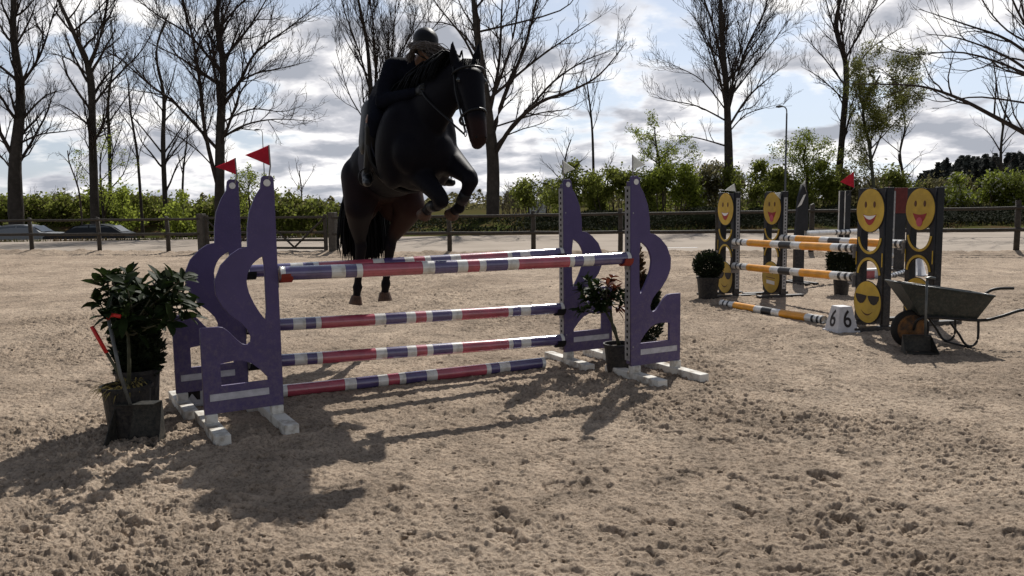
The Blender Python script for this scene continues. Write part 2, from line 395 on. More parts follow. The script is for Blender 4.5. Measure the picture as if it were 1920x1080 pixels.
    o = link('arena_sand', me, [m]); o['kind'] = 'structure'
    return m
sandm = make_sand()
def sandz(x, y):
    z, _ = sand_height(np.array([[float(x)]]), np.array([[float(y)]])); return float(z[0, 0])-.012
def make_clods():
    mb = MB()
    ico = bmesh.new(); bmesh.ops.create_icosphere(ico, subdivisions=1, radius=1); iv = [v.co.copy() for v in ico.verts]; ifc = [tuple(v.index for v in f.verts) for f in ico.faces]; ico.free()
    n = 9000
    D = 1.9*np.exp(rs.rand(n)*2.1); K = rs.uniform(-.72, .72, n); X = K*D; Y = D
    Z, ch = sand_height(X[None, :], Y[None, :]); Z = Z[0]; ch = ch[0]
    for i in range(n):
        if rs.rand() > ch[i]*1.1 or Y[i] > far_edge(X[i])-.3: continue
        s = .003+.009*rs.rand()**3*1.4; base = len(mb.v); a = rs.rand(12)
        for j, v in enumerate(iv):
            q = s*(.65+.7*a[j]); mb.v.append((X[i]+v.x*q*1.2, Y[i]+v.y*q, Z[i]-.014+s*.2+v.z*q*.6))
        for f in ifc: mb.f.append((base+f[0], base+f[1], base+f[2])); mb.m.append(0)
    o = mb.build('sand_clods', sandm, smooth=True); prop(o, 'loose clods of sand kicked up across the riding arena', 'clods', kind='stuff')
make_clods()
def sheet(name, pts, z, m, kind='structure'):
    mb = MB(); mb.v = [(x, y, z) for x, y in pts]; mb.f = [tuple(range(len(pts)))]; mb.m = [0]
    o = mb.build(name, m); o['kind'] = kind; return o
pave = mat('pale_paving', (.335, .285, .235), .9, 0, .35, .3, 30, col2=(.255, .215, .175), lo=.35, hi=.65, spec=.1)
grassm = mat('rough_grass', (.050, .062, .018), .9, 0, .8, .6, 12, col2=(.070, .048, .026), lo=.42, hi=.60, spec=0)
sheet('paved_yard', [(-60, far_edge(-60.)-.0), (-30, float(far_edge(-30.))), (-5, float(far_edge(-5.))), (13, float(far_edge(13.))), (45, float(far_edge(45.))), (60, 40), (-60, 40)], -.02, pave)
# ground beneath and around the arena, out to the horizon, one sheet with a hole-free dip
def terrain(X, Y):
    bank = np.clip((Y-38.2)/4.5, 0, 1); bank = bank*bank*(3-2*bank)
    left = np.clip((-8.0-X)/3.0, 0, 1)
    zb = .62*bank
    dip = -.62*np.clip((Y-37.6)/2.0, 0, 1)+1.0*np.clip((Y-50.5)/3.0, 0, 1)
    z = zb*(1-left)+dip*left
    z = np.where(Y < 37.6, -.06, z)
    far = np.clip((Y-60)/60, 0, 1); z = z*(1-far)+far*(.0)
    return z
def tz(x, y): return float(terrain(np.array([float(x)]), np.array([float(y)]))[0])
def make_ground():
    xs = np.concatenate([[-1500, -600, -250, -120], np.linspace(-70, 70, 141), [120, 250, 600, 1500]])
    ys = np.concatenate([[-300, -60, -10, 0, 1.5, 8, 15, 22, 30, 36], np.linspace(37, 62, 76), [70, 85, 110, 160, 260, 500, 1000, 2200]])
    Xg, Yg = np.meshgrid(xs, ys); Z = terrain(Xg, Yg)
    Z = Z + np.where((Yg > 38) & (Yg < 100), (vnoise(Xg, Yg, 1.9, 41)-.5)*.22+(vnoise(Xg, Yg, .8, 42)-.5)*.10, 0)*np.where((Xg < -8) & (Yg < 50.5), .2, 1)
    V = np.stack([Xg, Yg, Z], -1).reshape(-1, 3); nr, nc = Xg.shape; idx = np.arange(nr*nc).reshape(nr, nc)
    F = np.stack([idx[:-1, :-1], idx[:-1, 1:], idx[1:, 1:], idx[1:, :-1]], -1).reshape(-1, 4)
    me = bpy.data.meshes.new('ground'); me.from_pydata(V.tolist(), [], F.tolist())
    o = link('ground', me, [grassm], smooth=True); o['kind'] = 'structure'
make_ground()
# white painted line on the yard
line = MB(); a = gp(1243, 464); b_ = gp(1316, 465); line.box(a.x, b_.x, a.y-.07, a.y+.07, -.018, -.012)
prop(line.build('painted_line', mat('road_white', (.75, .74, .72), .7)), kind='structure')
# grass tufts on the bank
def tufts():
    mb = MB()
    for i in range(16000):
        x = rnd.uniform(-26, 32); y = rnd.uniform(38.4, 46)
        if x < -8.5 and y < 50: y = rnd.uniform(37.7, 38.6)
        z = tz(x, y)-.05; h = rnd.uniform(.06, .26); w_ = rnd.uniform(.02, .05); a = rnd.uniform(0, pi)
        dx, dy = cos(a)*w_, sin(a)*w_; lx, ly = rnd.uniform(-.08, .08), rnd.uniform(-.08, .08)
        mb.quad((x-dx, y-dy, z), (x+dx, y+dy, z), (x+dx*.3+lx, y+dy*.3+ly, z+h), (x-dx*.3+lx, y-dy*.3+ly, z+h))
    o = mb.build('verge_grass', mat('verge_grass_blade', (.06, .075, .018), .8, 0, .5, col2=(.085, .058, .028), lo=.42, hi=.6, trans=.25, spec=0))
    prop(o, 'rough tufts of grass on the verge behind the paved yard', 'grass', kind='stuff')
tufts()

# ------------------------------------------------------------------ fence
def edge_at(px_):    # a point of the fence line for an image column
    lo, hi = 15., 40.
    for _ in range(40):
        m = (lo+hi)/2; p = at(px_, 470, m)
        if p.y < float(far_edge(p.x)): lo = m
        else: hi = m
    return at(px_, 470, lo).xy
def fence(cols, label, rail_ext=(0, 0)):
    P = [edge_at(c) for c in cols]
    root = empty('rail_fence', (P[0].x, P[0].y, 0), 0, label, 'fence')
    o3 = Vector((P[0].x, P[0].y, 0))
    hs = [1.2+.012*max(0, p.x+4) for p in P]
    for p, h in zip(P, hs):
        mb = MB(); r = .07; x, y = p.x-o3.x, p.y-o3.y
        mb.tube([(x, y, -.15), (x+.01, y, h*.5), (x+rnd.uniform(-.015, .015), y, h-.02), (x, y, h)], [r, r*.97, r*.93, r*.75], 12)
        mb.build('post', M['fence'], root, True)
    def rail(z, sx, th):
        mb = MB(); pts = []
        for i in range(len(P)-1):
            for k in range(4):
                t = k/4; q = P[i].lerp(P[i+1], t); pts.append((q.x-o3.x, q.y-o3.y-.09, z-.012*sin(pi*t)+(hs[i]*(1-t)+hs[i+1]*t-1.2)*.35*(z > 1)))
        q = P[-1]; pts.append((q.x-o3.x, q.y-o3.y-.09, z+(hs[-1]-1.2)*.35*(z > 1)))
        mb.tube(pts, th, 10); mb.build('rail', M['fence'], root, True)
    rail(1.12, 0, .042); rail(.64, 0, .050)
    return root
step = (187-60)
fence([-200, -68, 60, 187, 316, 378], 'left run of dark timber post and rail fence, from the left edge to the gate')
fence([626, 843, 1000, 1163, 1345, 1520, 1706, 1905, 2110], 'long right run of dark timber post and rail fence behind the jumps')
def gate():
    A = edge_at(385); B = edge_at(617); L = (B-A).length; ang = math.atan2(B.y-A.y, B.x-A.x)
    root = empty('field_gate', (A.x, A.y, 0), ang, 'wide dark wooden field gate with diagonal braces in the arena fence', 'gate')
    def bar(z, t=.035): mb = MB(); mb.box(.1, L-.1, -.03, .03, z-t, z+t); mb.build('bar', M['fence'], root, bevel=.006)
    for z in (1.14, .68, .44, .20): bar(z)
    for x in (.1, L-.1): mb = MB(); mb.box(x-.05, x+.05, -.04, .04, .12, 1.22); mb.build('upright', M['fence'], root, bevel=.006)
    n = 4
    for i in range(n):
        x0 = .1+(L-.2)*i/n; x1 = .1+(L-.2)*(i+1)/n
        if i % 2: x0, x1 = x1, x0
        mb = MB(); mb.tube([(x0, -.05, 1.12), (x1, -.05, .22)], .032, 4); mb.build('brace', M['fence'], root)
    mb = MB(); mb.box(L/2-.04, L/2+.04, .035, .08, .15, 1.15); mb.build('centre_stile', M['fence'], root)
    for x, n_, lb in ((-.09, 'gate_post', 'thick grey timber gate post at the hinge side of the gate'), (L+.16, 'gate_post', 'thick grey timber gate post at the latch side, behind the horse')):
        mb = MB(); mb.box(-.11, .11, -.11, .11, -.2, 1.28); o = mb.build(n_, M['fencegrey'], bevel=.015)
        o.location = (A.x+(B-A).x/L*x, A.y+(B-A).y/L*x, 0); o.rotation_euler[2] = ang; prop(o, lb, 'gate post')
gate()
def edge_board():
    mb = MB(); xs = np.linspace(-26, 30, 90)
    pts = [(float(x), float(far_edge(np.float64(x)))+.03, .0) for x in xs]
    for a, b in zip(pts[:-1], pts[1:]):
        h = .055+.012*rnd.random()
        for y0, y1 in ((-.03, .03),):
            v = [(a[0], a[1]+y0, -.1), (b[0], b[1]+y0, -.1), (b[0], b[1]+y0, h), (a[0], a[1]+y0, h), (a[0], a[1]+y1, -.1), (b[0], b[1]+y1, -.1), (b[0], b[1]+y1, h), (a[0], a[1]+y1, h)]
            n = len(mb.v); mb.v += v
            for f in ((0, 1, 2, 3), (5, 4, 7, 6), (3, 2, 6, 7), (0, 3, 7, 4), (1, 5, 6, 2)): mb.f.append(tuple(n+i for i in f)); mb.m.append(0)
    prop(mb.build('edge_board', M['board']), 'low dark board edging the far side of the sand arena', 'edging')
edge_board()

# ------------------------------------------------------------------ purple jump wings
OUT = [(-.045, 1.685), (-.032, 1.70), (.018, 1.70), (.032, 1.685), (.040, 1.62), (.080, 1.56), (.122, 1.46), (.14, 1.35), (.145, 1.225), (.20, 1.215), (.255, 1.18), (.325, 1.11),
       (.368, 1.01), (.365, .92), (.33, .84), (.28, .775), (.215, .72), (.172, .67), (.15, .615), (.155, .58), (.18, .56), (.215, .57), (.255, .61), (.30, .665), (.335, .694), (.365, .70),
       (.475, .70), (.475, .12), (-.045, .12)]
HOLE1 = smooth_loop([(.035, 1.17), (.085, 1.145), (.135, 1.10), (.168, 1.02), (.163, .94), (.13, .85), (.085, .765), (.035, .70)], 1)
HOLE2 = [(.05, .30), (.365, .30), (.365, .455), (.28, .465), (.215, .46), (.155, .435), (.10, .385), (.05, .325)]
def make_wing(side):
    """x runs outward from the inner upright; side is the local y side on which the upright and track stand"""
    root = empty('jump_wing')
    shape2d('panel', [OUT, HOLE1, HOLE2], .010, M['purple'], root, bevel=.003)
    y0, y1 = (.014, .064) if side > 0 else (-.064, -.014)
    mb = MB(); mb.box(-.043, .030, y0, y1, .13, 1.66); mb.build('upright', M['purple'], root, bevel=.004)
    mb = MB(); mb.box(.400, .472, y0, y1, .13, .69); mb.build('upright', M['purple'], root, bevel=.004)
    mb = MB(); ty = (y0+y1)/2; mb.box(-.0485, -.0445, ty-.036, ty+.036, .16, 1.62); mb.mi = 1
    for i in range(29): z = .20+i*.049; mb.box(-.0500, -.0487, ty-.010, ty+.010, z, z+.022)
    mb.build('track', [M['track'], M['hole']], root)
    for ys in (-.0155, .0155):
        mb = MB(); mb.box(.05, .44, ys-.0015, ys+.0015, .205, .252); mb.build('white_strip', M['strip'], root)
    for x0, x1 in ((-.040, .040), (.398, .472)):
        mb = MB(); mb.box(x0, x1, -.034, .034, .03, .1185); mb.build('leg', M['foot'], root, bevel=.004)
        mb = MB(); mb.box((x0+x1)/2-.048, (x0+x1)/2+.048, -.375, .375, -.03, .062); mb.build('foot', M['foot'], root, bevel=.006)
    for ys in (-1, 1):
        mb = MB(); mb.tube([(0, ys*.0135, 1.655), (0, ys*.0165, 1.655)], .024, 20); d = mb.build('round_badge', M['pwhite'], root)
    for x in (-.038, .466):
        for z in (.28, 1.4 if x < 0 else .6):
            mb = MB(); mb.tube([(x+.01, -.0135, z), (x+.01, -.016, z)], .006, 8); mb.build('bolt', M['track'], root)
    return root
def children_(o): return [c for c in bpy.data.objects if c.parent == o]
def dup(root):
    r = root.copy(); C.objects.link(r)
    for ch in children_(root):
        c = ch.copy(); C.objects.link(c); c.parent = r
        for g in children_(ch):
            d = g.copy(); C.objects.link(d); d.parent = c
    return r
LF = gp(520, 790); RF = gp(1190, 711); RR = gp(1066, 683); LR = gp(455, 750)
w1 = make_wing(-1); w2 = dup(w1); w3 = make_wing(1); w4 = dup(w3)
WG = 'purple wings of the near jump'
for o, p, rz, lb in ((w1, LF, 211, 'purple S curved jump wing under the larger red flag, nearest on the left'), (w2, LR, 211, 'purple S curved jump wing under the smaller red flag, second row on the left'),
                     (w3, RF, 28, 'purple S curved jump wing at the right end of the single front pole'), (w4, RR, 27, 'purple S curved jump wing at the right end of the three stacked poles')):
    o.location = (p.x, p.y, 0); o.rotation_euler = (0, 0, radians(rz)); prop(o, lb, 'jump wing', WG)
def make_flag(root_loc, tip_px, stick_top_px, out_px, low_px, m, label, d, group):
    """stick in the top of a wing and a three-cornered flag on it"""
    a = Vector(root_loc); top = at(*stick_top_px, d); tip = at(*tip_px, d-.03); low = at(*low_px, d)
    root = empty('flag', a, 0, label, 'flag', group)
    mb = MB(); mb.tube([(0, 0, -.10), tuple(low-a), tuple(top-a)], .005, 6); mb.build('stick', M['stick'], root)
    mb = MB(); n = 6; t_ = top-a; l_ = low-a; p_ = tip-a
    for s_ in (0, .004):
        base = len(mb.v)
        for i in range(n+1):
            f = i/n; u = t_.lerp(p_, f); v = l_.lerp(p_, f); wv = .012*sin(f*5)*f
            for q in (u, v): mb.v.append((q.x, q.y+wv+s_, q.z))
        for i in range(n):
            k = base+2*i; mb.f.append((k, k+1, k+3, k+2)); mb.m.append(0)
    mb.build('cloth', m, root, True)
def wing_top(o, z=1.68, s=0.0): return Matrix.Rotation(o.rotation_euler[2], 4, 'Z') @ Vector((s, 0, z)) + o.location
make_flag(wing_top(w1), (460, 291), (504, 272), None, (507, 311), M['redflag'], 'larger red triangular flag on the nearest left purple wing', LF.y, 'red flags of the near jump')
make_flag(wing_top(w2), (405, 313), (441, 296), None, (444, 328), M['redflag'], 'smaller red triangular flag on the second left purple wing', LR.y, 'red flags of the near jump')
make_flag(wing_top(w3), (1211, 309), (1186, 290), None, (1186, 318), M['whiteflag'], 'pale grey triangular flag on the nearest right purple wing', RF.y, 'white flags of the near jump')
make_flag(wing_top(w4), (1078, 317), (1055, 300), None, (1056, 326), M['whiteflag'], 'pale grey triangular flag on the farther right purple wing', RR.y, 'white flags of the near jump')

# ------------------------------------------------------------------ poles
def pole(A, B, pat, label, group, r=.05, mats=('pwhite', 'pred', 'ppurple')):
    A = Vector(A); B = Vector(B); Lg = (B-A).length
    mb = MB(); ks = {'W': 0, 'R': 1, 'P': 2}; t = 0; xs = []; n0 = 24; rings = []
    for c, t1 in pat:
        k = max(1, int((t1-t)*Lg/.12))
        for i in range(k): rings.append((t+(t1-t)*i/k, ks[c]))
        t = t1
    rings.append((1, None))
    ts = [q[0] for q in rings]
    for x in ts:
        rr = r*(1-.015*(abs(x-.5)*2)); sag = -.006*4*x*(1-x)
        for j in range(n0):
            th = 2*pi*j/n0; mb.v.append((x*Lg, rr*cos(th), rr*sin(th)+sag))
    for i in range(len(ts)-1):
        for j in range(n0):
            a = i*n0+j; b = i*n0+(j+1) % n0; mb.f.append((a, b, b+n0, a+n0)); mb.m.append(rings[i][1])
    mb.f.append(tuple(range(n0))); mb.m.append(0); mb.f.append(tuple((len(ts)-1)*n0+j for j in reversed(range(n0)))); mb.m.append(0)
    o = mb.build('jump_pole', [M[m] for m in mats], smooth=True)
    o.location = A; d = (B-A).normalized(); o.rotation_euler = (rnd.uniform(0, 6) if False else 0, -math.asin(d.z), math.atan2(d.y, d.x))
    return prop(o, label, 'jump pole', group)
half = [('W', .012), ('P', .124), ('W', .159), ('P', .188), ('W', .203), ('R', .362), ('W', .395), ('P', .459), ('W', .488)]
PAT = half+[('R', .522)]+[(half[i][0], 1-(half[i-1][1] if i else 0)) for i in range(len(half)-1, -1, -1)]
PG = 'pink, purple and white poles of the near jump'
def along(a, b, t, z): q = a.lerp(b, t); return (q.x, q.y, z)
e = .062/2.93
pole(along(LF, RF, e, 1.035), along(LF, RF, 1-e, 1.03), PAT, 'pink, purple and white pole lying alone on the two nearest purple wings', PG)
pole(along(LR, RR, e, 1.0), along(LR, RR, 1-e, 1.036), PAT, 'highest pink, purple and white pole between the two rear purple wings', PG)
pole(along(LR, RR, e, .575), along(LR, RR, 1-e, .53), PAT, 'pink, purple and white pole hanging second from the top on the rear wings', PG)
pole(along(LR, RR, e, .29), along(LR, RR, 1-e, .237), PAT, 'lowest hanging pink, purple and white pole, just above the ground pole', PG)
g0 = gp(1020, 690); g1_ = Vector((g0.x, g0.y, 0)); dd = (LR-RR).normalized()
pole((g1_.x+dd.x*2.86, g1_.y+dd.y*2.86, .05), (g1_.x, g1_.y, .05), PAT, 'pink, purple and white pole lying on the sand under the jump', PG)
def cup(parent, z, side, red=True):
    """bracket on the track with a half round cup under the pole end"""
    mb = MB(); ty = .039*side
    mb.box(-.058, -.0505, ty-.03, ty+.03, z-.10, z+.03)
    o = mb.build('cup_bracket', M['stick'], parent, bevel=.002)
    mb = MB(); n = 10
    for i in range(n):
        a0 = pi+pi*i/n; a1 = pi+pi*(i+1)/n
        for r_, xx in ((.054, 0),):
            p = [(cos(a0)*r_, sin(a0)*r_), (cos(a1)*r_, sin(a1)*r_), (cos(a1)*(r_+.012), sin(a1)*(r_+.012)), (cos(a0)*(r_+.012), sin(a0)*(r_+.012))]
            b = len(mb.v)
            for x in (-.14, -.059): mb.v += [(x, q[0], z+q[1]) for q in p]
            for f in ((0, 1, 2, 3), (7, 6, 5, 4), (0, 4, 5, 1), (1, 5, 6, 2), (2, 6, 7, 3), (3, 7, 4, 0)): mb.f.append(tuple(b+i_ for i_ in f)); mb.m.append(0)
    mb.build('pole_cup', M['cupred'] if red else M['hole'], parent)
cup(w1, 1.035, -1); cup(w3, 1.03, 1)
for z in (1.0, .575, .29): cup(w2, z, -1, False)
for z in (1.036, .53, .237): cup(w4, z, 1, False)

# ------------------------------------------------------------------ plants in pots
def leaf(mb, p, d, up, L, W, droop=.25):
    d = d.normalized(); s = d.cross(up); s = s.normalized() if s.length > 1e-4 else Vector((1, 0, 0)); n = s.cross(d).normalized()
    rows = []
    for t, wv in ((0, .12), (.25, .8), (.55, 1.0), (.82, .62), (1, .04)):
        c = p+d*(L*t)-Vector((0, 0, 1))*(droop*L*t*t); rows.append((c-s*W*.5*wv+n*W*.16*wv, c, c+s*W*.5*wv+n*W*.16*wv))
    b = len(mb.v)
    for r in rows: mb.v += [tuple(q) for q in r]
    for i in range(4):
        k = b+3*i; mb.f += [(k, k+1, k+4, k+3), (k+1, k+2, k+5, k+4)]; mb.m += [mb.mi]*2
def pot(root, r, h, x=0, y=0):
    mb = MB(); mb.lathe([(0, 0), (r*.78, 0), (r*.97, h*.93), (r*1.05, h*.93), (r*1.05, h), (r*.95, h), (r*.93, h*.86), (0, h*.86)], 28, x, y); mb.build('pot', M['pot'], root, False)
    mb = MB(); n = 20
    mb.lathe([(r*.93, h*.87), (r*.5, h*.9), (0, h*.91)], 20, x, y); mb.build('soil', M['soil'], root, True)
def rosette_plant(loc, tips, stem_top, L, W, seed, label, pr, ph, nleaf=8, red=(), stems=2, stem_px=None):
    R_ = random.Random(seed); root = empty('potted_shrub', loc, 0, label, 'potted plant')
    pot(root, pr, ph)
    sb = MB()
    for k in range(stems):
        a = R_.uniform(0, 6.3); b = Vector((.025*cos(a), .025*sin(a), ph*.85))
        sb.tube([tuple(b), tuple(b.lerp(stem_top, .5)+Vector((R_.uniform(-.02, .02), 0, 0))), tuple(stem_top+Vector((R_.uniform(-.03, .03), R_.uniform(-.03, .03), 0)))], [.014, .012, .010], 7)
    lb = MB()
    for i, t in enumerate(tips):
        t = Vector(t); base = stem_top+Vector((R_.uniform(-.05, .05), R_.uniform(-.05, .05), R_.uniform(-.02, .12)))
        mid = base.lerp(t, .5)+Vector((R_.uniform(-.04, .04), R_.uniform(-.04, .04), -.03))
        sb.tube([tuple(base), tuple(mid), tuple(t)], [.007, .005, .004], 5)
        ax = (t-mid).normalized()+Vector((0, 0, .35)); ax.normalize(); lb.mi = 1 if i in red else 0
        for j in range(nleaf):
            a = j*2.4+R_.uniform(-.3, .3); u = ax.orthogonal().normalized(); v = ax.cross(u)
            tilt = R_.uniform(.5, 1.35); dr = ax*cos(tilt)+(u*cos(a)+v*sin(a))*sin(tilt)
            leaf(lb, t-ax*R_.uniform(0, .07), dr, ax, L*R_.uniform(.7, 1.15), W*R_.uniform(.8, 1.15), R_.uniform(.05, .35))
        for j in range(4):
            q = base.lerp(t, R_.uniform(.4, .85)); dr = Vector((R_.uniform(-1, 1), R_.uniform(-1, 1), R_.uniform(-.2, .8)))
            leaf(lb, q, dr, Vector((0, 0, 1)), L*R_.uniform(.6, 1), W*R_.uniform(.7, 1), .3)
    sb.build('stem', M['stem'], root, True); lb.build('foliage', [M['bigleaf'], M['redleaf']], root, True)
    return root
def needle_blob(name, parent, centres, n, L, m, seed, flat=.5):
    R_ = random.Random(seed); mb = MB()
    for i in range(n):
        c, r = centres[R_.randrange(len(centres))]
        while True:
            q = Vector((R_.uniform(-1, 1), R_.uniform(-1, 1), R_.uniform(-1, 1)))
            if .35 < q.length < 1: break
        q = q.normalized()*(.55+.5*R_.random()**.6)
        p = Vector((c[0]+q.x*r[0], c[1]+q.y*r[1], c[2]+q.z*r[2]))
        d = Vector((q.x, q.y, q.z*.5+.6))+Vector((R_.uniform(-.6, .6), R_.uniform(-.6, .6), R_.uniform(-.4, .4))); d.normalize()
        s = d.orthogonal().normalized(); s = (Matrix.Rotation(R_.uniform(0, 6.3), 3, d) @ s)*L*.28*R_.uniform(.6, 1.3); e_ = p+d*L*R_.uniform(.6, 1.4)
        mb.quad(tuple(p-s*.3), tuple(p+s*.3), tuple(p.lerp(e_, .6)+s), tuple(e_)); 
        mb.quad(tuple(p+s*.3), tuple(p-s*.3), tuple(p.lerp(e_, .6)-s), tuple(e_))
    return mb.build(name, m, parent)
R1 = random.Random(5)
pl = gp(243, 815); s_ = FPX/pl.y
def tip_px(x, y, dy, base): q = at(x, y, base.y+dy); return (q.x-base.x, q.y-base.y, q.z)
tips = [tip_px(x, y, R1.uniform(-.22, .22), pl) for x, y in ((205, 505), (200, 520), (222, 545), (190, 530), (183, 560), (212, 570), (236, 530), (242, 515), (258, 545), (252, 575), (275, 560), (292, 545),
        (300, 520), (310, 530), (322, 515), (335, 535), (345, 520), (330, 560), (345, 575), (355, 590), (310, 580), (290, 590), (262, 600), (235, 595), (215, 600), (200, 585), (320, 600), (280, 575), (232, 560), (300, 560), (345, 555), (265, 530), (248, 610), (225, 615), (270, 618))]
rosette_plant(pl, tips, Vector((.03, .02, .68)), .135, .056, 3, 'large leaved dark green shrub in a black pot left of the purple jump', .155, .34, 9, stems=1)
pc = at(258, 700, pl.y+.34); pc.z = 0
conr = empty('potted_conifer', pc, 0, 'dark columnar conifer in a black pot directly behind the large leaved shrub', 'potted plant')
pot(conr, .15, .38)
mb = MB(); mb.tube([(0, 0, .3), (0, 0, .95)], [.02, .008], 7); mb.build('stem', M['stem'], conr, True)
needle_blob('foliage', conr, [((.0, 0, .42), (.12, .12, .14)), ((-.01, 0, .58), (.145, .13, .2)), ((-.02, 0, .74), (.12, .12, .18)), ((.05, 0, .5), (.12, .12, .2)), ((-.04, 0, .90), (.07, .07, .12))], 5200, .045, M['conifer'], 4)
mb = MB()
for i in range(90):
    a = R1.uniform(0, 6.3); r = R1.uniform(.05, .13); p = Vector((r*cos(a)-.04, r*sin(a), .33)); d = Vector((cos(a)*.8-.4, sin(a)*.6-.3, R1.uniform(.2, 1.2)))
    leaf(mb, p, d, Vector((0, 0, 1)), R1.uniform(.06, .16), .010, .9)
strw = mb.build('dried_weeds', M['straw']); strw.location = (pl.x, pl.y, 0); prop(strw, 'dry yellow weeds growing over the rim of the left black pot', 'weeds')
pr_ = gp(1160, 698)
tips = [tip_px(x, y, R1.uniform(-.14, .14), pr_) for x, y in ((1085, 535), (1092, 555), (1100, 520), (1108, 540), (1118, 528), (1127, 545), (1138, 530), (1147, 520), (1155, 535), (1150, 550), (1163, 545), (1170, 560), (1098, 572), (1112, 560), (1125, 570), (1140, 565), (1166, 578), (1085, 580), (1118, 555), (1135, 550), (1104, 550))]
rosette_plant(pr_, tips, Vector((-.10, .02, .56)), .095, .042, 8, 'small reddish tipped shrub on bare stems in a black pot between the right purple wings', .13, .26, 11, red=(6, 7, 8, 16))
pcr = Vector((1.22, 7.52, 0))
c2 = empty('potted_conifer', pcr, 0, 'dark conifer with a browned top in a pot, seen through the nearest right purple wing', 'potted plant')
pot(c2, .14, .20)
mb = MB(); mb.tube([(0, 0, .15), (-.02, 0, .95)], [.018, .006], 7); mb.build('stem', M['stem'], c2, True)
needle_blob('foliage', c2, [((.04, 0, .32), (.15, .14, .16)), ((.02, 0, .48), (.13, .12, .2)), ((.06, 0, .62), (.10, .1, .16))], 3600, .04, M['conifer'], 9)
needle_blob('browned_foliage', c2, [((-.03, 0, .8), (.05, .05, .16)), ((-.04, 0, .95), (.035, .035, .14)), ((-.02, 0, .68), (.06, .06, .1))], 900, .04, M['conifbrown'], 10)
bx_ = gp(1327, 561)
c3 = empty('potted_boxwood', bx_, 0, 'round clipped dark boxwood ball on a dark pot beside the smiling face wing', 'potted plant')
pot(c3, .17, .34)
needle_blob('foliage', c3, [((0, 0, .52), (.215, .215, .205)), ((.02, 0, .50), (.18, .18, .18))], 5000, .035, M['boxleaf'], 12)
# ------------------------------------------------------------------ manure scoops and rake
def scoop(loc, rz, bw, bh, bd, hx, hz, label, lean=0.0, grip=None):
    root = empty('manure_scoop', loc, rz, label, 'scoop')
    mb = MB(); a = bw/2
    V = [(-a, 0, 0), (a, 0, 0), (a*.92, bd, 0), (-a*.92, bd, 0), (-a*.86, bd, bh), (a*.86, bd, bh), (-a, 0, .012), (a, 0, .012)]
    mb.v = V; mb.f = [(0, 1, 2, 3), (3, 2, 5, 4), (0, 3, 4, 6), (1, 7, 5, 2), (4, 5, (8), (9))]; mb.v += [(a*.70, bd*.55, bh*.97), (-a*.70, bd*.55, bh*.97)]; mb.m = [0]*5
    o = mb.build('pan', M['scoop'], root); so_ = o.modifiers.new('thick', 'SOLIDIFY'); so_.thickness = .006
    mb = MB(); mb.tube([(hx, bd*.6, bh), (hx-lean*.5, bd*.55, hz*.55), (hx-lean, bd*.5, hz)], .011, 10)
    mb.build('handle', M['shaft'], root, True)
    mb = MB(); p = (hx-lean, bd*.5, hz)
    mb.tube([p, (p[0]-.012, p[1], p[2]+.022), (p[0]+.03, p[1], p[2]+.03), (p[0]+.075, p[1], p[2]+.02)], .013, 8)
    mb.build('grip', M[grip or 'shaft'], root, True)
    return root
sp = gp(246, 838)
scoop((sp.x, sp.y, 0), radians(4), .33, .25, .17, -.03, .80, 'black manure scoop with a grey shaft and red grip in front of the left pots', .09, 'redplastic')
root = empty('garden_rake', (sp.x-.06, sp.y+.20, 0), 0, 'leaning rake with a red upper shaft behind the left manure scoop', 'rake')
a = at(172, 612, sp.y+.20); b_ = at(200, 662, sp.y+.20); o3 = Vector((sp.x-.06, sp.y+.2, 0)); lowp = at(268, 775, sp.y+.20)
mb = MB(); mb.tube([tuple(a-o3), tuple(b_-o3)], .013, 8); mb.build('grip', M['redplastic'], root, True)
mb = MB(); mb.tube([tuple(b_-o3), tuple(lowp-o3)], .010, 8); mb.build('shaft', M['stem'], root, True)
mb = MB(); q = lowp-o3; mb.box(q.x-.12, q.x+.12, q.y-.01, q.y+.01, q.z-.02, q.z)
for i in range(9): mb.box(q.x-.12+i*.029, q.x-.114+i*.029, q.y-.008, q.y+.008, q.z-.09, q.z-.021)
mb.build('rake_head', M['tube'], root)

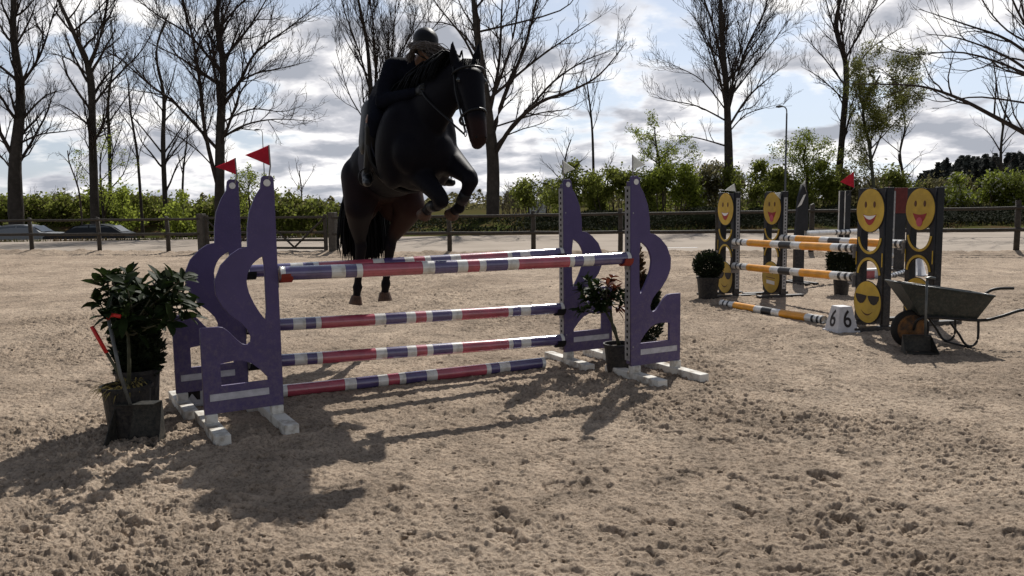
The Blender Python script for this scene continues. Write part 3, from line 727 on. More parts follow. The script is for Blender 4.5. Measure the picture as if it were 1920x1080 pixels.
# ------------------------------------------------------------------ smiling face wings
def ellipse(cx, cz, rx, rz_, n=40, a0=0, a1=2*pi): return [(cx+rx*cos(a0+(a1-a0)*i/n), cz+rz_*sin(a0+(a1-a0)*i/n)) for i in range(n)]
WW = .50
def face(root, cz, kind, yf, h=.245, w_=.235):
    """round yellow board with its features, on the side yf"""
    cx = WW/2-.02
    sg = 1 if yf > 0 else -1
    f = shape2d('face_board', [ellipse(cx, cz, w_, h)], .004, M['yellow'], root, y=yf+.0045*sg)
    y = yf+.0100*sg
    rim = shape2d('face_rim', [ellipse(cx, cz, w_+.010, h+.010), ellipse(cx, cz, w_, h)], .002, M['fdark'], f, y=yf+.003*sg)
    def arc(z0, rx, rz_, closed): 
        return [(cx-rx+2*rx*i/20, z0-rz_*(1-((i-10)/10)**2)) for i in range(21)]
    if kind in ('grin', 'tongue', 'grin_small'):
        for ex in (-.075, .075): shape2d('eye', [ellipse(cx+ex, cz+.065, .020, .036, 20)], .0015, M['feye'], f, y=y)
        low = arc(cz-.045, .115, .125, 1); top = [(cx+.115-2*.115*i/20, cz-.045-.018*(1-((i-10)/10)**2)) for i in range(21)]
        shape2d('mouth', [low+top[1:-1]], .0012, M['fred'], f, y=y)
        if kind == 'grin':
            lo = [(cx-.105+2*.105*i/20, cz-.055-.050*(1-((i-10)/10)**2)) for i in range(21)]; tp = [(cx+.105-2*.105*i/20, cz-.053-.012*(1-((i-10)/10)**2)) for i in range(21)]
            shape2d('teeth', [lo+tp[1:-1]], .0012, M['fwhite'], f, y=y+.003*sg)
        else: shape2d('tongue', [ellipse(cx, cz-.150, .050, .055, 24)], .0012, M['fpink'], f, y=y+.003*sg)
    elif kind == 'sunglasses':
        for sx in (-1, 1):
            L_ = [(cx+sx*.012, cz+.075), (cx+sx*.10, cz+.082), (cx+sx*.205, cz+.085), (cx+sx*.20, cz+.045), (cx+sx*.165, cz-.005), (cx+sx*.12, cz-.025), (cx+sx*.07, cz-.015), (cx+sx*.03, cz+.025), (cx+sx*.012, cz+.062)]
            shape2d('sunglass_lens', [L_], .002, M['fdark'], f, y=y)
        lo = [(cx-.10+.2*i/16, cz-.10-.055*(1-((i-8)/8)**2)) for i in range(17)]; tp = [(cx+.10-.2*i/16, cz-.10-.038*(1-((i-8)/8)**2)) for i in range(17)]
        shape2d('smile', [lo+tp], .0015, M['feye'], f, y=y)
    else:
        for ex in (-.055, .055): shape2d('eye', [ellipse(cx+ex, cz+.085, .018, .032, 20)], .0015, M['feye'], f, y=y)
        shape2d('frown_line', [[(cx-.12, cz-.015), (cx+.12, cz-.008), (cx+.12, cz+.002), (cx-.12, cz-.005)]], .0015, M['feye'], f, y=y)
        shape2d('teeth', [[(cx-.11, cz-.11), (cx+.11, cz-.10), (cx+.11, cz-.045), (cx-.11, cz-.055)]], .0015, M['fwhite'], f, y=y)
def face_wing(p, rz, kinds, label, inner_hi=1.60, feet=('x',)):
    root = empty('face_jump_wing', (p.x, p.y, 0), rz, label, 'jump wing', 'smiling face wings')
    cx = WW/2-.02; yf = -.012
    hole_u = ellipse(cx, 1.00, .165, .21, 36); hole_l = ellipse(cx, .60, .165, .21, 36)
    hole_u = [(x, max(z, .80)) for x, z in hole_u]
    panel = shape2d('panel', [[(0, .08), (WW-.04, .08), (WW-.04, 1.60), (0, 1.60)], ellipse(cx, 1.07, .160, .185, 36), ellipse(cx, .60, .160, .175, 36)], .010, M['dark'], root)
    for a0, a1, cz in ((pi*1.04, pi*1.96, 1.07), (pi*.04, pi*.96, .60)):
        o_ = ellipse(cx, cz, .206, .216, 24, a0, a1)+[(cx+.206*cos(a1), cz+.216*sin(a1))]; i_ = [(cx+.176*cos(a1), cz+.186*sin(a1))]+list(reversed(ellipse(cx, cz, .176, .186, 24, a0, a1)))
        shape2d('yellow_rim', [o_+i_], .003, M['yellow'], root, y=yf-.004)
    for x in (.002, WW-.050): 
        mb = MB(); mb.box(x, x+.008, yf-.008, yf-.0005, .72, .875); mb.build('yellow_edge', M['yellow'], root)
    for x0, x1 in ((-.006, .046), (WW-.086, WW-.034)):
        mb = MB(); mb.box(x0, x1, .0115, .105, .05, 1.61); mb.build('upright', M['dark'], root, bevel=.004)
    mb = MB(); mb.box(-.0105, -.0065, .03, .09, .14, 1.52); mb.mi = 1
    for i in range(28): z = .17+i*.048; mb.box(-.0118, -.0107, .050, .070, z, z+.022)
    mb.build('track', [M['track'], M['hole']], root)
    face(root, 1.355, kinds[0], yf); face(root, .300, kinds[1], yf, .240, .235)
    for x in (.02, WW-.06):
        mb = MB(); mb.box(x-.05, x+.05, -.36, .40, -.02, .0485); mb.build('foot', M['dark'], root, bevel=.006)
    return root
EA = gp(1374, 559); EC = gp(1603, 609); EB = gp(1462, 559); ED = at(1694, 600, 9.7); ED.z = 0
ra = radians(104); rc = radians(-77)
# the faces look towards -x; mirrored wings put their panel on the other side
def face_wing_m(*a, **k):
    r = face_wing(*a, **k); r.scale = (1, -1, 1); return r
fa = face_wing_m(EA, ra, ('grin', 'sunglasses'), 'narrow black wing with a grinning face above a sunglasses face, beside the boxwood ball')
fb = face_wing_m(EB, ra, ('tongue', 'grimace'), 'black wing with a laughing face above a gritted teeth face, second from the left')
fc = face_wing(EC, rc, ('grin', 'sunglasses'), 'black wing with a grinning face above a sunglasses face, beside the white number block')
fd = face_wing(ED, rc, ('tongue', 'sunglasses'), 'black wing with an open mouthed laughing face, standing behind the wheelbarrow')
YP = [('W', .035), ('P', .052), ('W', .082), ('P', .10), ('W', .15), ('R', .37), ('W', .445), ('P', .545), ('W', .62), ('R', .85), ('W', .905), ('P', .925), ('W', .95), ('P', .968), ('W', .985), ('P', 1.0)]
YM = ('pwhite', 'pyellow', 'pblack'); YG = 'orange, black and white poles of the face jump'
def yp(a, b, za, zb, lb, e0=.03, e1=.03): pole(along(a, b, e0/2.7, za), along(a, b, 1-e1/2.7, zb), YP, lb, YG, .052, YM)
zA = at(1385, 453, EA.y).z; zC = at(1597, 466, EC.y).z
yp(EA, EC, zA, zC, 'orange, black and white top pole in front, between the left and number side face wings')
yp(EA, EC, at(1380, 498, EA.y).z, at(1597, 520, EC.y).z, 'orange, black and white lower pole hanging under the front top pole')
yp(EB, ED, at(1466, 446, EB.y).z, at(1697, 458, ED.y).z, 'orange, black and white top pole of the rear row, behind the front one')
A_ = gp(1353, 575); B_ = gp(1546, 608)
pole((A_.x, A_.y, .05), (B_.x, B_.y, .05), YP, 'orange, black and white pole lying on the sand beside the number block', YG, .052, YM)
for wg, zs in ((fa, (zA, at(1380, 498, EA.y).z)), (fb, (at(1466, 446, EB.y).z,)), (fc, (zC, at(1597, 520, EC.y).z)), (fd, (at(1697, 458, ED.y).z,))):
    for z in zs:
        mb = MB(); mb.box(-.022, -.012, -.045, .075, z-.11, z+.02); mb.box(-.10, -.022, -.045, .045, z-.072, z-.056); mb.build('pole_cup', M['stick'], wg)
def small_flag(wg, z, px_, lb, m, d, s=.02):
    base = Matrix.Rotation(wg.rotation_euler[2], 4, 'Z') @ Vector((s, 0, z)) + wg.location
    (t, lo, tip) = px_
    make_flag(base, tip, t, None, lo, m, lb, base.y, 'flags of the far jumps')
small_flag(fa, 1.55, ((1377, 344), (1380, 359), (1358, 357)), 'small white flag on the narrow face wing beside the boxwood ball', M['whiteflag'], 0, .05)
small_flag(fb, 1.55, ((1467, 360), (1468, 378), (1452, 362)), 'small grey white flag on the second face wing from the left', M['whiteflag'], 0, .02)

# ------------------------------------------------------------------ number block
nb = gp(1577, 621)
def number_block(loc, rz, wb, wt, h, txt, label, faces=4, sx=.8, tsz=.27):
    root = empty('number_marker', loc, rz, label, 'marker')
    mb = MB(); a, b = wb/2, wt/2
    mb.v = [(-a, -a, 0), (a, -a, 0), (a, a, 0), (-a, a, 0), (-b, -b, h), (b, -b, h), (b, b, h), (-b, b, h), (-a-.012, -a-.012, 0), (a+.012, -a-.012, 0), (a+.012, a+.012, 0), (-a-.012, a+.012, 0), (-a-.012, -a-.012, .02), (a+.012, -a-.012, .02), (a+.012, a+.012, .02), (-a-.012, a+.012, .02)]
    mb.f = [(0, 1, 5, 4), (1, 2, 6, 5), (2, 3, 7, 6), (3, 0, 4, 7), (4, 5, 6, 7), (8, 9, 13, 12), (9, 10, 14, 13), (10, 11, 15, 14), (11, 8, 12, 15), (12, 13, 14, 15)]; mb.m = [0]*10
    mb.build('block', M['plaswhite'], root, bevel=.006)
    tilt = math.atan2((wb-wt)/2, h)
    for k in range(4):
        T = Matrix.Rotation(k*pi/2, 4, 'Z') @ Matrix.Translation((0, -(wb+wt)/4-.0022, h*.5)) @ Matrix.Rotation(pi/2-tilt, 4, 'X')
        text_mesh('number', txt, tsz, T, M['fdark'], root, sx=sx, offset=.003)
    return root
number_block((nb.x, nb.y, 0), radians(12), .265, .155, .29, '6', 'white tapered plastic block with a black 6 on each side, beside the face wing')
mk = at(366, 752, 6.05); mk.z = 0
number_block((mk.x, mk.y, 0), radians(12), .22, .20, .20, 'M', 'low white box with a black M, behind the feet of the left purple wings', sx=1.0, tsz=.17)

# ------------------------------------------------------------------ wheelbarrow
def barrow():
    d = 8.05; o3 = gp(1745, 650); o3.z = 0; d = o3.y
    root = empty('wheelbarrow', (o3.x, o3.y, 0), 0, 'dark green wheelbarrow with a rusty orange wheel standing beside the face wing', 'wheelbarrow')
    def q(x, y, dy=0): p = at(x, y, d+dy); return Vector((p.x-o3.x, dy, p.z))
    hw = .20
    # tray: front lip left, back right
    T = [q(1674, 528), q(1843, 551)]; Bt = [q(1715, 588), q(1818, 594)]
    top = [(T[0].x, -hw*.8, T[0].z), (T[1].x, -hw, T[1].z), (T[1].x, hw, T[1].z), (T[0].x, hw*.8, T[0].z)]
    bot = [(Bt[0].x, -hw*.55, Bt[0].z), (Bt[1].x, -hw*.65, Bt[1].z), (Bt[1].x, hw*.65, Bt[1].z), (Bt[0].x, hw*.55, Bt[0].z)]
    bm = bmesh.new(); tv = [bm.verts.new(v) for v in top]; bv = [bm.verts.new(v) for v in bot]
    for i in range(4): bm.faces.new((bv[i], bv[(i+1) % 4], tv[(i+1) % 4], tv[i]))
    bm.faces.new(list(reversed(bv))); me = bpy.data.meshes.new('tray'); bm.to_mesh(me); bm.free()
    tray = link('tray', me, [M['barrow']], root); sd = tray.modifiers.new('thick', 'SOLIDIFY'); sd.thickness = .006; sd.offset = 0
    bv_ = tray.modifiers.new('bevel', 'BEVEL'); bv_.width = .03; bv_.segments = 3; bv_.limit_method = 'ANGLE'; bv_.angle_limit = radians(25)
    mb = MB(); loop = [Vector(t) for t in top]
    for i in range(4): mb.tube([tuple(loop[i]), tuple(loop[(i+1) % 4])], .010, 8)
    mb.build('rim', M['barrow'], tray, True)
    # wheel
    wc = q(1706, 616); R = wc.z+.005; 
    mb = MB()
    def ring(mb, R0, r0, y, n=40, m=10):
        b = len(mb.v)
        for i in range(n):
            a = 2*pi*i/n
            for j in range(m):
                c = 2*pi*j/m; rr = R0+r0*cos(c); mb.v.append((wc.x+rr*cos(a), y+r0*1.05*sin(c), wc.z+rr*sin(a)))
        for i in range(n):
            for j in range(m): mb.f.append((b+i*m+j, b+i*m+(j+1) % m, b+((i+1) % n)*m+(j+1) % m, b+((i+1) % n)*m+j)); mb.m.append(0)
    ring(mb, R-.042, .042, 0); wheel = mb.build('wheel', M['rubber'], root, True)
    mb = MB(); n = 36
    for y, sgn in ((-.045, -1), (.045, 1)):
        b = len(mb.v); prof = [(R*.80, y*.5), (R*.74, y), (R*.6, y*.6), (R*.3, y*.8), (.03, y*1.1), (.0, y*1.1)]
        for r_, yy in prof:
            for i in range(n): a = 2*pi*i/n; mb.v.append((wc.x+r_*cos(a), yy, wc.z+r_*sin(a)))
        for k in range(len(prof)-1):
            for i in range(n): mb.f.append((b+k*n+i, b+k*n+(i+1) % n, b+(k+1)*n+(i+1) % n, b+(k+1)*n+i)); mb.m.append(0)
    mb.build('rim', M['wheelo'], wheel, True)
    for s in (-1, 1):
        y = s*.16
        pts = [(wc.x, s*.075, wc.z), (Bt[0].x+.02, s*.14, Bt[0].z-.02), (Bt[1].x, y, Bt[1].z-.012)]
        if s < 0: h = [q(1850, 588), q(1885, 577), q(1922, 572)]
        else: h = [q(1845, 550, .25), q(1866, 541, .25), q(1897, 540, .25)]
        hp = [tuple(Vector((v.x, s*.22, v.z))) for v in h]
        mb = MB(); mb.tube([tuple(v) for v in catmull(pts+hp, 5)], .015, 10); hd = mb.build('handle', M['tube'], root, True)
        mb = MB(); l0 = q(1817, 594); l1 = q(1816, 630); l2 = q(1806, 643); l3 = q(1793, 640); l4 = q(1780, 620); l5 = q(1765, 600)
        mb.tube([tuple(v) for v in catmull([(v.x-(.05 if s > 0 else 0), y*(1.0), v.z) for v in (l0, l1, l2, l3, l4, l5)], 5)], .012, 8)
        mb.build('leg', M['tube'], root, True)
    mb = MB(); mb.tube([(q(1800, 640).x, -.2, .02), (q(1800, 640).x-.05, .2, .02)], .011, 8); mb.build('cross_bar', M['tube'], root, True)
    # dark load
    mb = MB(); z0 = T[0].z-.03
    R_ = random.Random(4); n = 14
    for i in range(n+1):
        for j in range(9):
            u = i/n; v = j/8; x = T[0].x+.06+(T[1].x-T[0].x-.12)*u; y = (v-.5)*2*hw*.72
            edge = min(u, 1-u, v, 1-v)
            mb.v.append((x, y, T[0].z-.06+(T[1].z-T[0].z)*u+min(edge, .2)*.25+R_.uniform(-.012, .015)))
    for i in range(n):
        for j in range(8): mb.f.append((i*9+j, (i+1)*9+j, (i+1)*9+j+1, i*9+j+1)); mb.m.append(0)
    o = mb.build('muck', M['soil']); o.location = root.location; prop(o, 'dark muck heaped inside the wheelbarrow tray', 'muck')
    return root
barrow()
sc2 = gp(1729, 664)
s2 = scoop((sc2.x, sc2.y, 0), radians(-8), .30, .16, .16, .055, .70, 'dark manure scoop with an upright grey shaft in front of the wheelbarrow', .01)

# ------------------------------------------------------------------ farther jumps on the right
def dark_wing():
    p = gp(1497, 533); root = empty('jump_wing', (p.x, p.y, 0), radians(20), 'narrow dark wing with a slanting white mark, behind the face jump', 'jump wing')
    def z(y): return at(1497, y, p.y).z
    shape2d('panel', [[(-.11, z(528)), (.09, z(528)), (.09, z(440)), (.16, z(430)), (.15, z(372)), (.10, z(345)), (.02, z(345)), (-.06, z(372)), (-.10, z(430)), (-.11, z(445))]], .025, M['dark'], root)
    shape2d('white_slash', [[(-.09, z(389)), (.0, z(384)), (.09, z(364)), (.04, z(366))]], .002, M['pwhite'], root, y=-.03)
    for x in (-.08, .10): mb = MB(); mb.box(x-.04, x+.04, -.35, .35, -.02, .055); mb.build('foot', M['dark'], root, bevel=.005)
    mb = MB(); mb.tube([(.09, 0, z(345)-.05), (.10, 0, z(330))], .006, 6); mb.build('flag_stick', M['stick'], root)
    p2 = gp(1578, 520); r2 = empty('jump_wing', (p2.x, p2.y, 0), radians(15), 'narrow dark wing with thin white edges left of the big grinning face', 'jump wing')
    zt = at(1580, 358, p2.y).z
    mb = MB(); mb.box(-.11, .14, -.02, .02, .05, zt); mb.build('panel', M['dark'], r2, bevel=.004)
    for x in (-.125, .0): mb = MB(); mb.box(x-.008, x+.008, -.035, -.022, .1, zt); mb.build('white_edge', M['pwhite'], r2)
    for x in (-.1, .12): mb = MB(); mb.box(x-.04, x+.04, -.35, .35, -.02, .048); mb.build('foot', M['dark'], r2, bevel=.005)
    p3 = gp(1683, 508); r3 = empty('jump_wing', (p3.x, p3.y, 0), radians(10), 'black wing with a dull red upper panel between the two large face wings', 'jump wing')
    def z3(y): return at(1683, y, p3.y).z
    mb = MB(); mb.box(-.10, .13, -.02, .02, .05, z3(400)-.002); mb.build('panel', M['dark'], r3, bevel=.004)
    mb = MB(); mb.box(-.12, .16, -.022, .022, z3(400), z3(352)); mb.build('red_panel', M['redp'], r3, bevel=.004)
    mb = MB(); mb.box(-.16, -.125, -.03, .03, .1, z3(358)); mb.build('track', M['track'], r3)
    for x in (-.1, .12): mb = MB(); mb.box(x-.04, x+.04, -.35, .35, -.02, .048); mb.build('foot', M['dark'], r3, bevel=.005)
    make_flag((p2.x+.05, p2.y, zt), (1575, 341), (1601, 322), None, (1602, 352), M['redflag'], 'red flag above the white edged dark wing, left of the big grinning face', p2.y, 'flags of the far jumps')
    make_flag((p3.x-.1, p3.y, z3(352)), (1655, 358), (1668, 350), None, (1668, 366), M['redflag'], 'small red flag between the two large face wings', p3.y, 'flags of the far jumps')
    make_flag((p.x+.1, p.y, z(350)), (1504, 345), (1510, 337), None, (1510, 352), M['whiteflag'], 'tiny pale flag on the dark wing with the slanting white mark', p.y, 'flags of the far jumps')
    BP = [('W', .30)]+[c for i in range(4) for c in (('P', .32+i*.05), ('W', .35+i*.05))]+[('W', .62)]+[c for i in range(3) for c in (('P', .64+i*.05), ('W', .67+i*.05))]+[('W', 1)]
    bg = 'black and white poles of the farthest jump'; bm_ = ('pwhite', 'pred', 'pblack')
    pole(at(1508, 438, p.y), at(1672, 430, p3.y), BP, 'white pole with black bands behind the grinning face wing', bg, .05, bm_)
    pole(at(1600, 486, p3.y-.1), at(1674, 479, p3.y-.1), [('W', 1)], 'plain grey white pole low behind the grinning face wing', bg, .05, bm_)
    a = gp(1652, 527); b = gp(1698, 512)
    st = [c for i in range(12) for c in (('P', (i+.45)/12), ('W', (i+1)/12))]
    pole((a.x, a.y, .05), (b.x+.3, b.y+.3, .05), st, 'closely banded black and white pole on the sand between the large face wings', bg, .05, bm_)
    g = gp(1577, 552)
    r4 = empty('potted_conifer', (g.x, g.y, 0), 0, 'square clipped dark shrub on a green pot behind the orange poles', 'potted plant')
    pot(r4, .13, .30)
    needle_blob('foliage', r4, [((0, 0, .44), (.21, .19, .16)), ((0, 0, .62), (.21, .19, .17)), ((0, 0, .55), (.22, .18, .25))], 4200, .04, M['boxleaf'], 14)
    g = gp(1630, 524); rb = empty('filler_box', (g.x, g.y, 0), radians(20), 'low pink and white box on the sand behind the grinning face wing', 'box')
    mb = MB(); mb.box(-.24, .24, -.1, .1, .0, .20); mb.build('box', M['plaswhite'], rb, bevel=.006)
    mb = MB(); mb.box(-.22, .02, -.104, -.1008, .03, .17); mb.build('pink_panel', M['pinkp'], rb)
    g = gp(1722, 517); r5 = empty('marker_cone', (g.x, g.y, 0), 0, 'pale tapered marker seen through the laughing face wing', 'marker')
    mb = MB(); mb.lathe([(.19, 0), (.19, .02), (.14, .02), (.05, .36), (.03, .37), (0, .37)], 20); mb.build('cone', M['plaswhite'], r5, True)
dark_wing()

# ------------------------------------------------------------------ trees
def grow(mb, p, d, L, r, lvl, R_, P, tips):
    """a curved limb from p along d; spawns side limbs until lvl reaches 0"""
    n = (3, 4, 6, 8)[min(lvl, 3)]; pts = [p]; rs_ = [r]; st = L/n; q = Vector(p); v = Vector(d)
    wob = P.get('wob', .16); up = P.get('up', .10)
    for i in range(n):
        v = v+Vector((R_.gauss(0, wob), R_.gauss(0, wob), R_.gauss(0, wob)+up)); v.normalize()
        q = q+v*st; pts.append(tuple(q)); rs_.append(max(r*(1-.78*(i+1)/n), P['rmin']))
    mb.tube(pts, rs_, (3, 3, 5, 6)[min(lvl, 3)], False)
    if lvl <= 0:
        if tips is not None: tips.append((pts[-1], v))
        return
    spawn(mb, pts, rs_, L, lvl, R_, P, tips, .12)
def spawn(mb, pts, rs_, L, lvl, R_, P, tips, t0=.12, dens=1.0):
    cnt = max(2, int(L*P['dens'][lvl]*dens)); n = len(pts)-1
    for k in range(cnt):
        t = t0+(1-t0)*(k+R_.random()*.9)/cnt; t = min(t, .995)
        i = int(t*n); f = t*n-i
        a = Vector(pts[i]); b = Vector(pts[i+1]); p = a.lerp(b, f); ax = (b-a).normalized()
        rr = rs_[i]*(1-f)+rs_[i+1]*f
        u = ax.orthogonal().normalized(); u = Matrix.Rotation(R_.uniform(0, 6.283), 3, ax) @ u
        ang = R_.uniform(P['a0'], P['a1']); d = ax*cos(ang)+u*sin(ang); d.z += P.get('lift', .12); d.normalize()
        l = L*P['ratio']*(1-.45*t)*R_.uniform(.65, 1.2)
        if l < P['lmin']: l = P['lmin']
        grow(mb, tuple(p), d, l, max(min(rr*.62, P['rmax'][lvl-1]), P['rmin']), lvl-1, R_, P, tips)
PD = dict(dens=(0, 5.0, 3.4, 2.2), a0=.40, a1=.85, ratio=.48, lmin=.35, rmin=.0075, rmax=(.010, .018, .04, .08), wob=.14, up=.09)
def tree(name, label, d, trunk, limbs, seed, P=None, base_d=None, lw=1.0, leaves=None, barkm='bark', auto=0, group='bare trees beyond the fence', lvl=3, zb=None, cat='tree', twigm='twig'):
    R_ = random.Random(seed); PP = dict(PD); PP.update(P or {})
    x0, y0, w0 = trunk[0]; base = at(x0, y0, d); g = tz(base.x, d) if zb is None else zb
    root = empty(name, (base.x, d, g), 0, label, cat, group); o3 = Vector((base.x, d, g))
    k = d/FPX*(.9 if x0 > 2000 else .90)
    pts = [Vector((0, 0, -.3))]; rr = [w0*k*.62]
    if base.z-g > .4: pts.append(Vector((0, 0, .25))); rr.append(w0*k*.54)
    for i, (x, y, w_) in enumerate(trunk):
        q = at(x, y, d)-o3; q.y = R_.uniform(-.25, .25)*min(i, 3); 
        if i == 0 and q.z < .3: q.z = .3
        pts.append(q); rr.append(w_*k*.5)
    cp = catmull(pts, 5); cr = []
    for i in range(len(pts)-1):
        for j in range(5): cr.append(rr[i]+(rr[i+1]-rr[i])*j/5)
    cr.append(rr[-1])
    cr = [r*(1+R_.uniform(-.04, .04)) for r in cr]
    mb = MB(); mb.tube([tuple(q) for q in cp], cr, 12); mb.build('trunk', M[barkm], root, True)
    cb = MB(); tips = [] if leaves else None
    tl = (Vector(cp[-1])-Vector(cp[0])).length
    for L_ in limbs:
        w_ = L_[0]; px_ = L_[1:]; sl_ = R_.uniform(-.55, .55)
        q0 = at(px_[0][0], px_[0][1], d)-o3
        near = min(cp, key=lambda c: (c.x-q0.x)**2+(c.z-q0.z)**2); ps = [Vector((near.x, near.y, q0.z))]
        acc = 0; prev = q0
        for (x, y) in px_[1:]:
            q = at(x, y, d)-o3; acc += (q-prev).length; prev = q.copy(); q.y = near.y+acc*sl_+R_.uniform(-.1, .1); ps.append(q)
        c = catmull(ps, 4); n = len(c); r0 = w_*k*.40
        rl = [max(r0*(1-.86*i/(n-1)), PP['rmin']) for i in range(n)]
        cb.tube([tuple(q) for q in c], rl, 7, False)
        spawn(cb, [tuple(q) for q in c], rl, max(acc, 1.2)*lw, lvl, R_, PP, tips, .12)
    # limbs to fill the crown towards and away from the viewer
    for i in range(int(auto*1.8)):
        t = R_.uniform(PP.get('t0', .35), .97); j = int(t*(len(cp)-1)); p = cp[j]; a = R_.uniform(0, 6.283)
        tilt = R_.uniform(.35, .8)
        dv = Vector((cos(a)*sin(tilt), sin(a)*sin(tilt), cos(tilt))); L2 = tl*PP.get('al', .30)*(1.25-t)*R_.uniform(.7, 1.2)
        grow(cb, tuple(p), dv, L2, min(cr[j]*.45, .10), lvl, R_, PP, tips)
    cb.build('crown', M[twigm], root)
    if leaves:
        lm, num, sz, spread = leaves; lb = MB()
        for i in range(num):
            p, v = tips[R_.randrange(len(tips))]
            if p[2] < PP.get('leafz', 0)*R_.uniform(.8, 1.2): continue
            c = Vector(p)+Vector((R_.gauss(0, spread), R_.gauss(0, spread), R_.gauss(0, spread)))
            a = Vector((R_.uniform(-1, 1), R_.uniform(-1, 1), R_.uniform(-1, 1))).normalized()*sz*R_.uniform(.6, 1.3); b = a.orthogonal().normalized()*a.length*.6
            lb.quad(tuple(c-a), tuple(c+b), tuple(c+a), tuple(c-b))
        lb.build('foliage', M[lm], root)
    return root
def build_trees():
    T = lambda *a, **k: tree('bare_tree', *a, **k)
    # left group
    T('tall bare tree with an ivy dark trunk at the far left edge', 46, [(30, 400, 29), (28, 300, 24), (30, 180, 18), (26, 60, 12), (30, -60, 8), (34, -170, 3)],
      [(12, (24, 300), (5, 240), (-20, 180), (-45, 60)), (6, (36, 272), (70, 252), (115, 246), (150, 240)), (7, (34, 230), (75, 180), (112, 165)), (8, (30, 160), (60, 100), (80, 20), (95, -60)), (7, (26, 120), (0, 50), (-25, -40)), (6, (26, 330), (-10, 290), (-50, 280)), (6, (30, 90), (60, 20), (75, -70))], 11, auto=9)
    T('tall bare tree forking halfway up, second big trunk from the left', 47, [(178, 398, 18), (172, 260, 15), (166, 140, 14), (150, 70, 9), (122, 0, 6), (100, -80, 3)],
      [(11, (166, 130), (185, 60), (195, -20), (200, -110)), (6, (168, 145), (120, 110), (75, 92), (45, 85)), (6, (170, 240), (120, 205), (75, 185)), (7, (170, 200), (195, 150), (235, 80), (255, 10)), (5, (176, 275), (205, 225), (215, 180)), (6, (150, 70), (110, 30), (75, -20)), (5, (175, 60), (215, 10), (240, -50))], 12, auto=9)
    T('thin bare tree with a pale green trunk between two big left trunks', 52, [(207, 372, 7), (204, 270, 7), (200, 190, 5), (205, 110, 3), (215, 40, 2)],
      [(4, (205, 250), (190, 190), (180, 130)), (4, (203, 230), (230, 170), (245, 120)), (3, (204, 300), (232, 240), (240, 200))], 13, auto=4, barkm='greybark', lvl=2)
    T('thin bare tree leaning left, between the second and third big trunks', 50, [(265, 392, 6), (256, 290, 5), (242, 205, 4), (228, 140, 2), (215, 90, 1.5)],
      [(3, (250, 245), (215, 200), (195, 170)), (3, (246, 225), (275, 170), (300, 140)), (2.5, (258, 300), (235, 260), (222, 235))], 14, auto=3, lvl=2)
    T('slender straight bare tree left of the big crown over the flags', 50, [(310, 385, 10), (309, 270, 9), (304, 180, 7), (300, 100, 5), (306, 20, 3)],
      [(5, (309, 290), (275, 230), (245, 200)), (5, (308, 290), (335, 240), (360, 180)), (4, (305, 200), (330, 130), (345, 60)), (4, (303, 180), (270, 120), (255, 60))], 15, auto=6, lvl=3, P=dict(dens=(0, 2.2, 1.4, 1.1)))
    T('small thin bare tree just left of the red flags', 52, [(342, 380, 5), (344, 320, 4), (350, 275, 3), (354, 240, 2)], [(2.5, (343, 330), (330, 290), (322, 262)), (2.5, (346, 310), (365, 280), (378, 268))], 16, auto=2, lvl=2, P=dict(dens=(0, 2.4, 1.6, 1.2)))
    T('big bare tree with wide spreading crown behind the red flags', 44, [(412, 398, 21), (411, 250, 18), (413, 120, 14), (410, 40, 11), (412, -60, 8), (410, -160, 3)],
      [(12, (404, 360), (390, 250), (385, 130), (370, 40), (345, -60)), (9, (392, 285), (345, 200), (310, 170), (270, 130), (230, 90)), (10, (418, 200), (450, 150), (480, 100), (540, 60), (605, 15)), (7, (416, 260), (460, 235), (520, 225), (590, 230)), (8, (416, 110), (450, 50), (480, -10), (500, -80)),
       (8, (411, 140), (360, 70), (300, 30), (250, -10)), (6, (414, 180), (470, 145), (530, 135), (600, 125)), (5, (416, 230), (470, 205), (530, 210), (570, 200)), (6, (412, 60), (460, 0), (540, -50)), (6, (388, 160), (340, 110), (300, 90), (260, 70))], 17, auto=8)
    T('bare tree of upright stems behind the rider', 50, [(702, 400, 17), (702, 300, 15), (701, 240, 12), (697, 160, 9), (688, 80, 7), (672, 0, 5), (660, -80, 2)],
      [(8, (702, 235), (712, 140), (712, 50), (705, -60)), (6, (705, 220), (735, 150), (750, 60), (765, -40)), (6, (705, 210), (725, 130), (760, 60), (800, -10)), (4, (698, 250), (660, 185), (640, 120), (632, 95)), (6, (700, 180), (675, 100), (645, 20), (630, -40)), (5, (712, 170), (770, 110), (820, 60), (850, 20)), (4, (695, 150), (660, 90), (640, 40))], 18, auto=5, P=dict(up=.14, a0=.3, a1=.7))
    T('big bare tree with a heavy forked trunk right behind the horse head', 43, [(924, 400, 28), (924, 300, 26), (914, 210, 21), (902, 120, 16), (892, 40, 12), (882, -60, 7), (878, -150, 3)],
      [(13, (930, 295), (960, 240), (1010, 200), (1060, 185), (1110, 160), (1152, 110)), (9, (934, 282), (985, 212), (1040, 150), (1100, 110), (1155, 90)), (14, (922, 260), (945, 180), (985, 80), (1010, -20), (1030, -110)), (11, (918, 220), (935, 120), (940, 20), (945, -90)),
       (8, (940, 190), (1000, 120), (1060, 80), (1120, 45)), (8, (905, 145), (870, 70), (820, 5), (790, -40)), (6, (900, 105), (850, 50), (780, 45)), (8, (920, 210), (955, 100), (975, 0), (985, -90)), (6, (1000, 60), (1050, 20), (1090, -30)), (5, (960, 240), (1010, 215), (1060, 210), (1100, 190))], 19, auto=5, lw=.72)
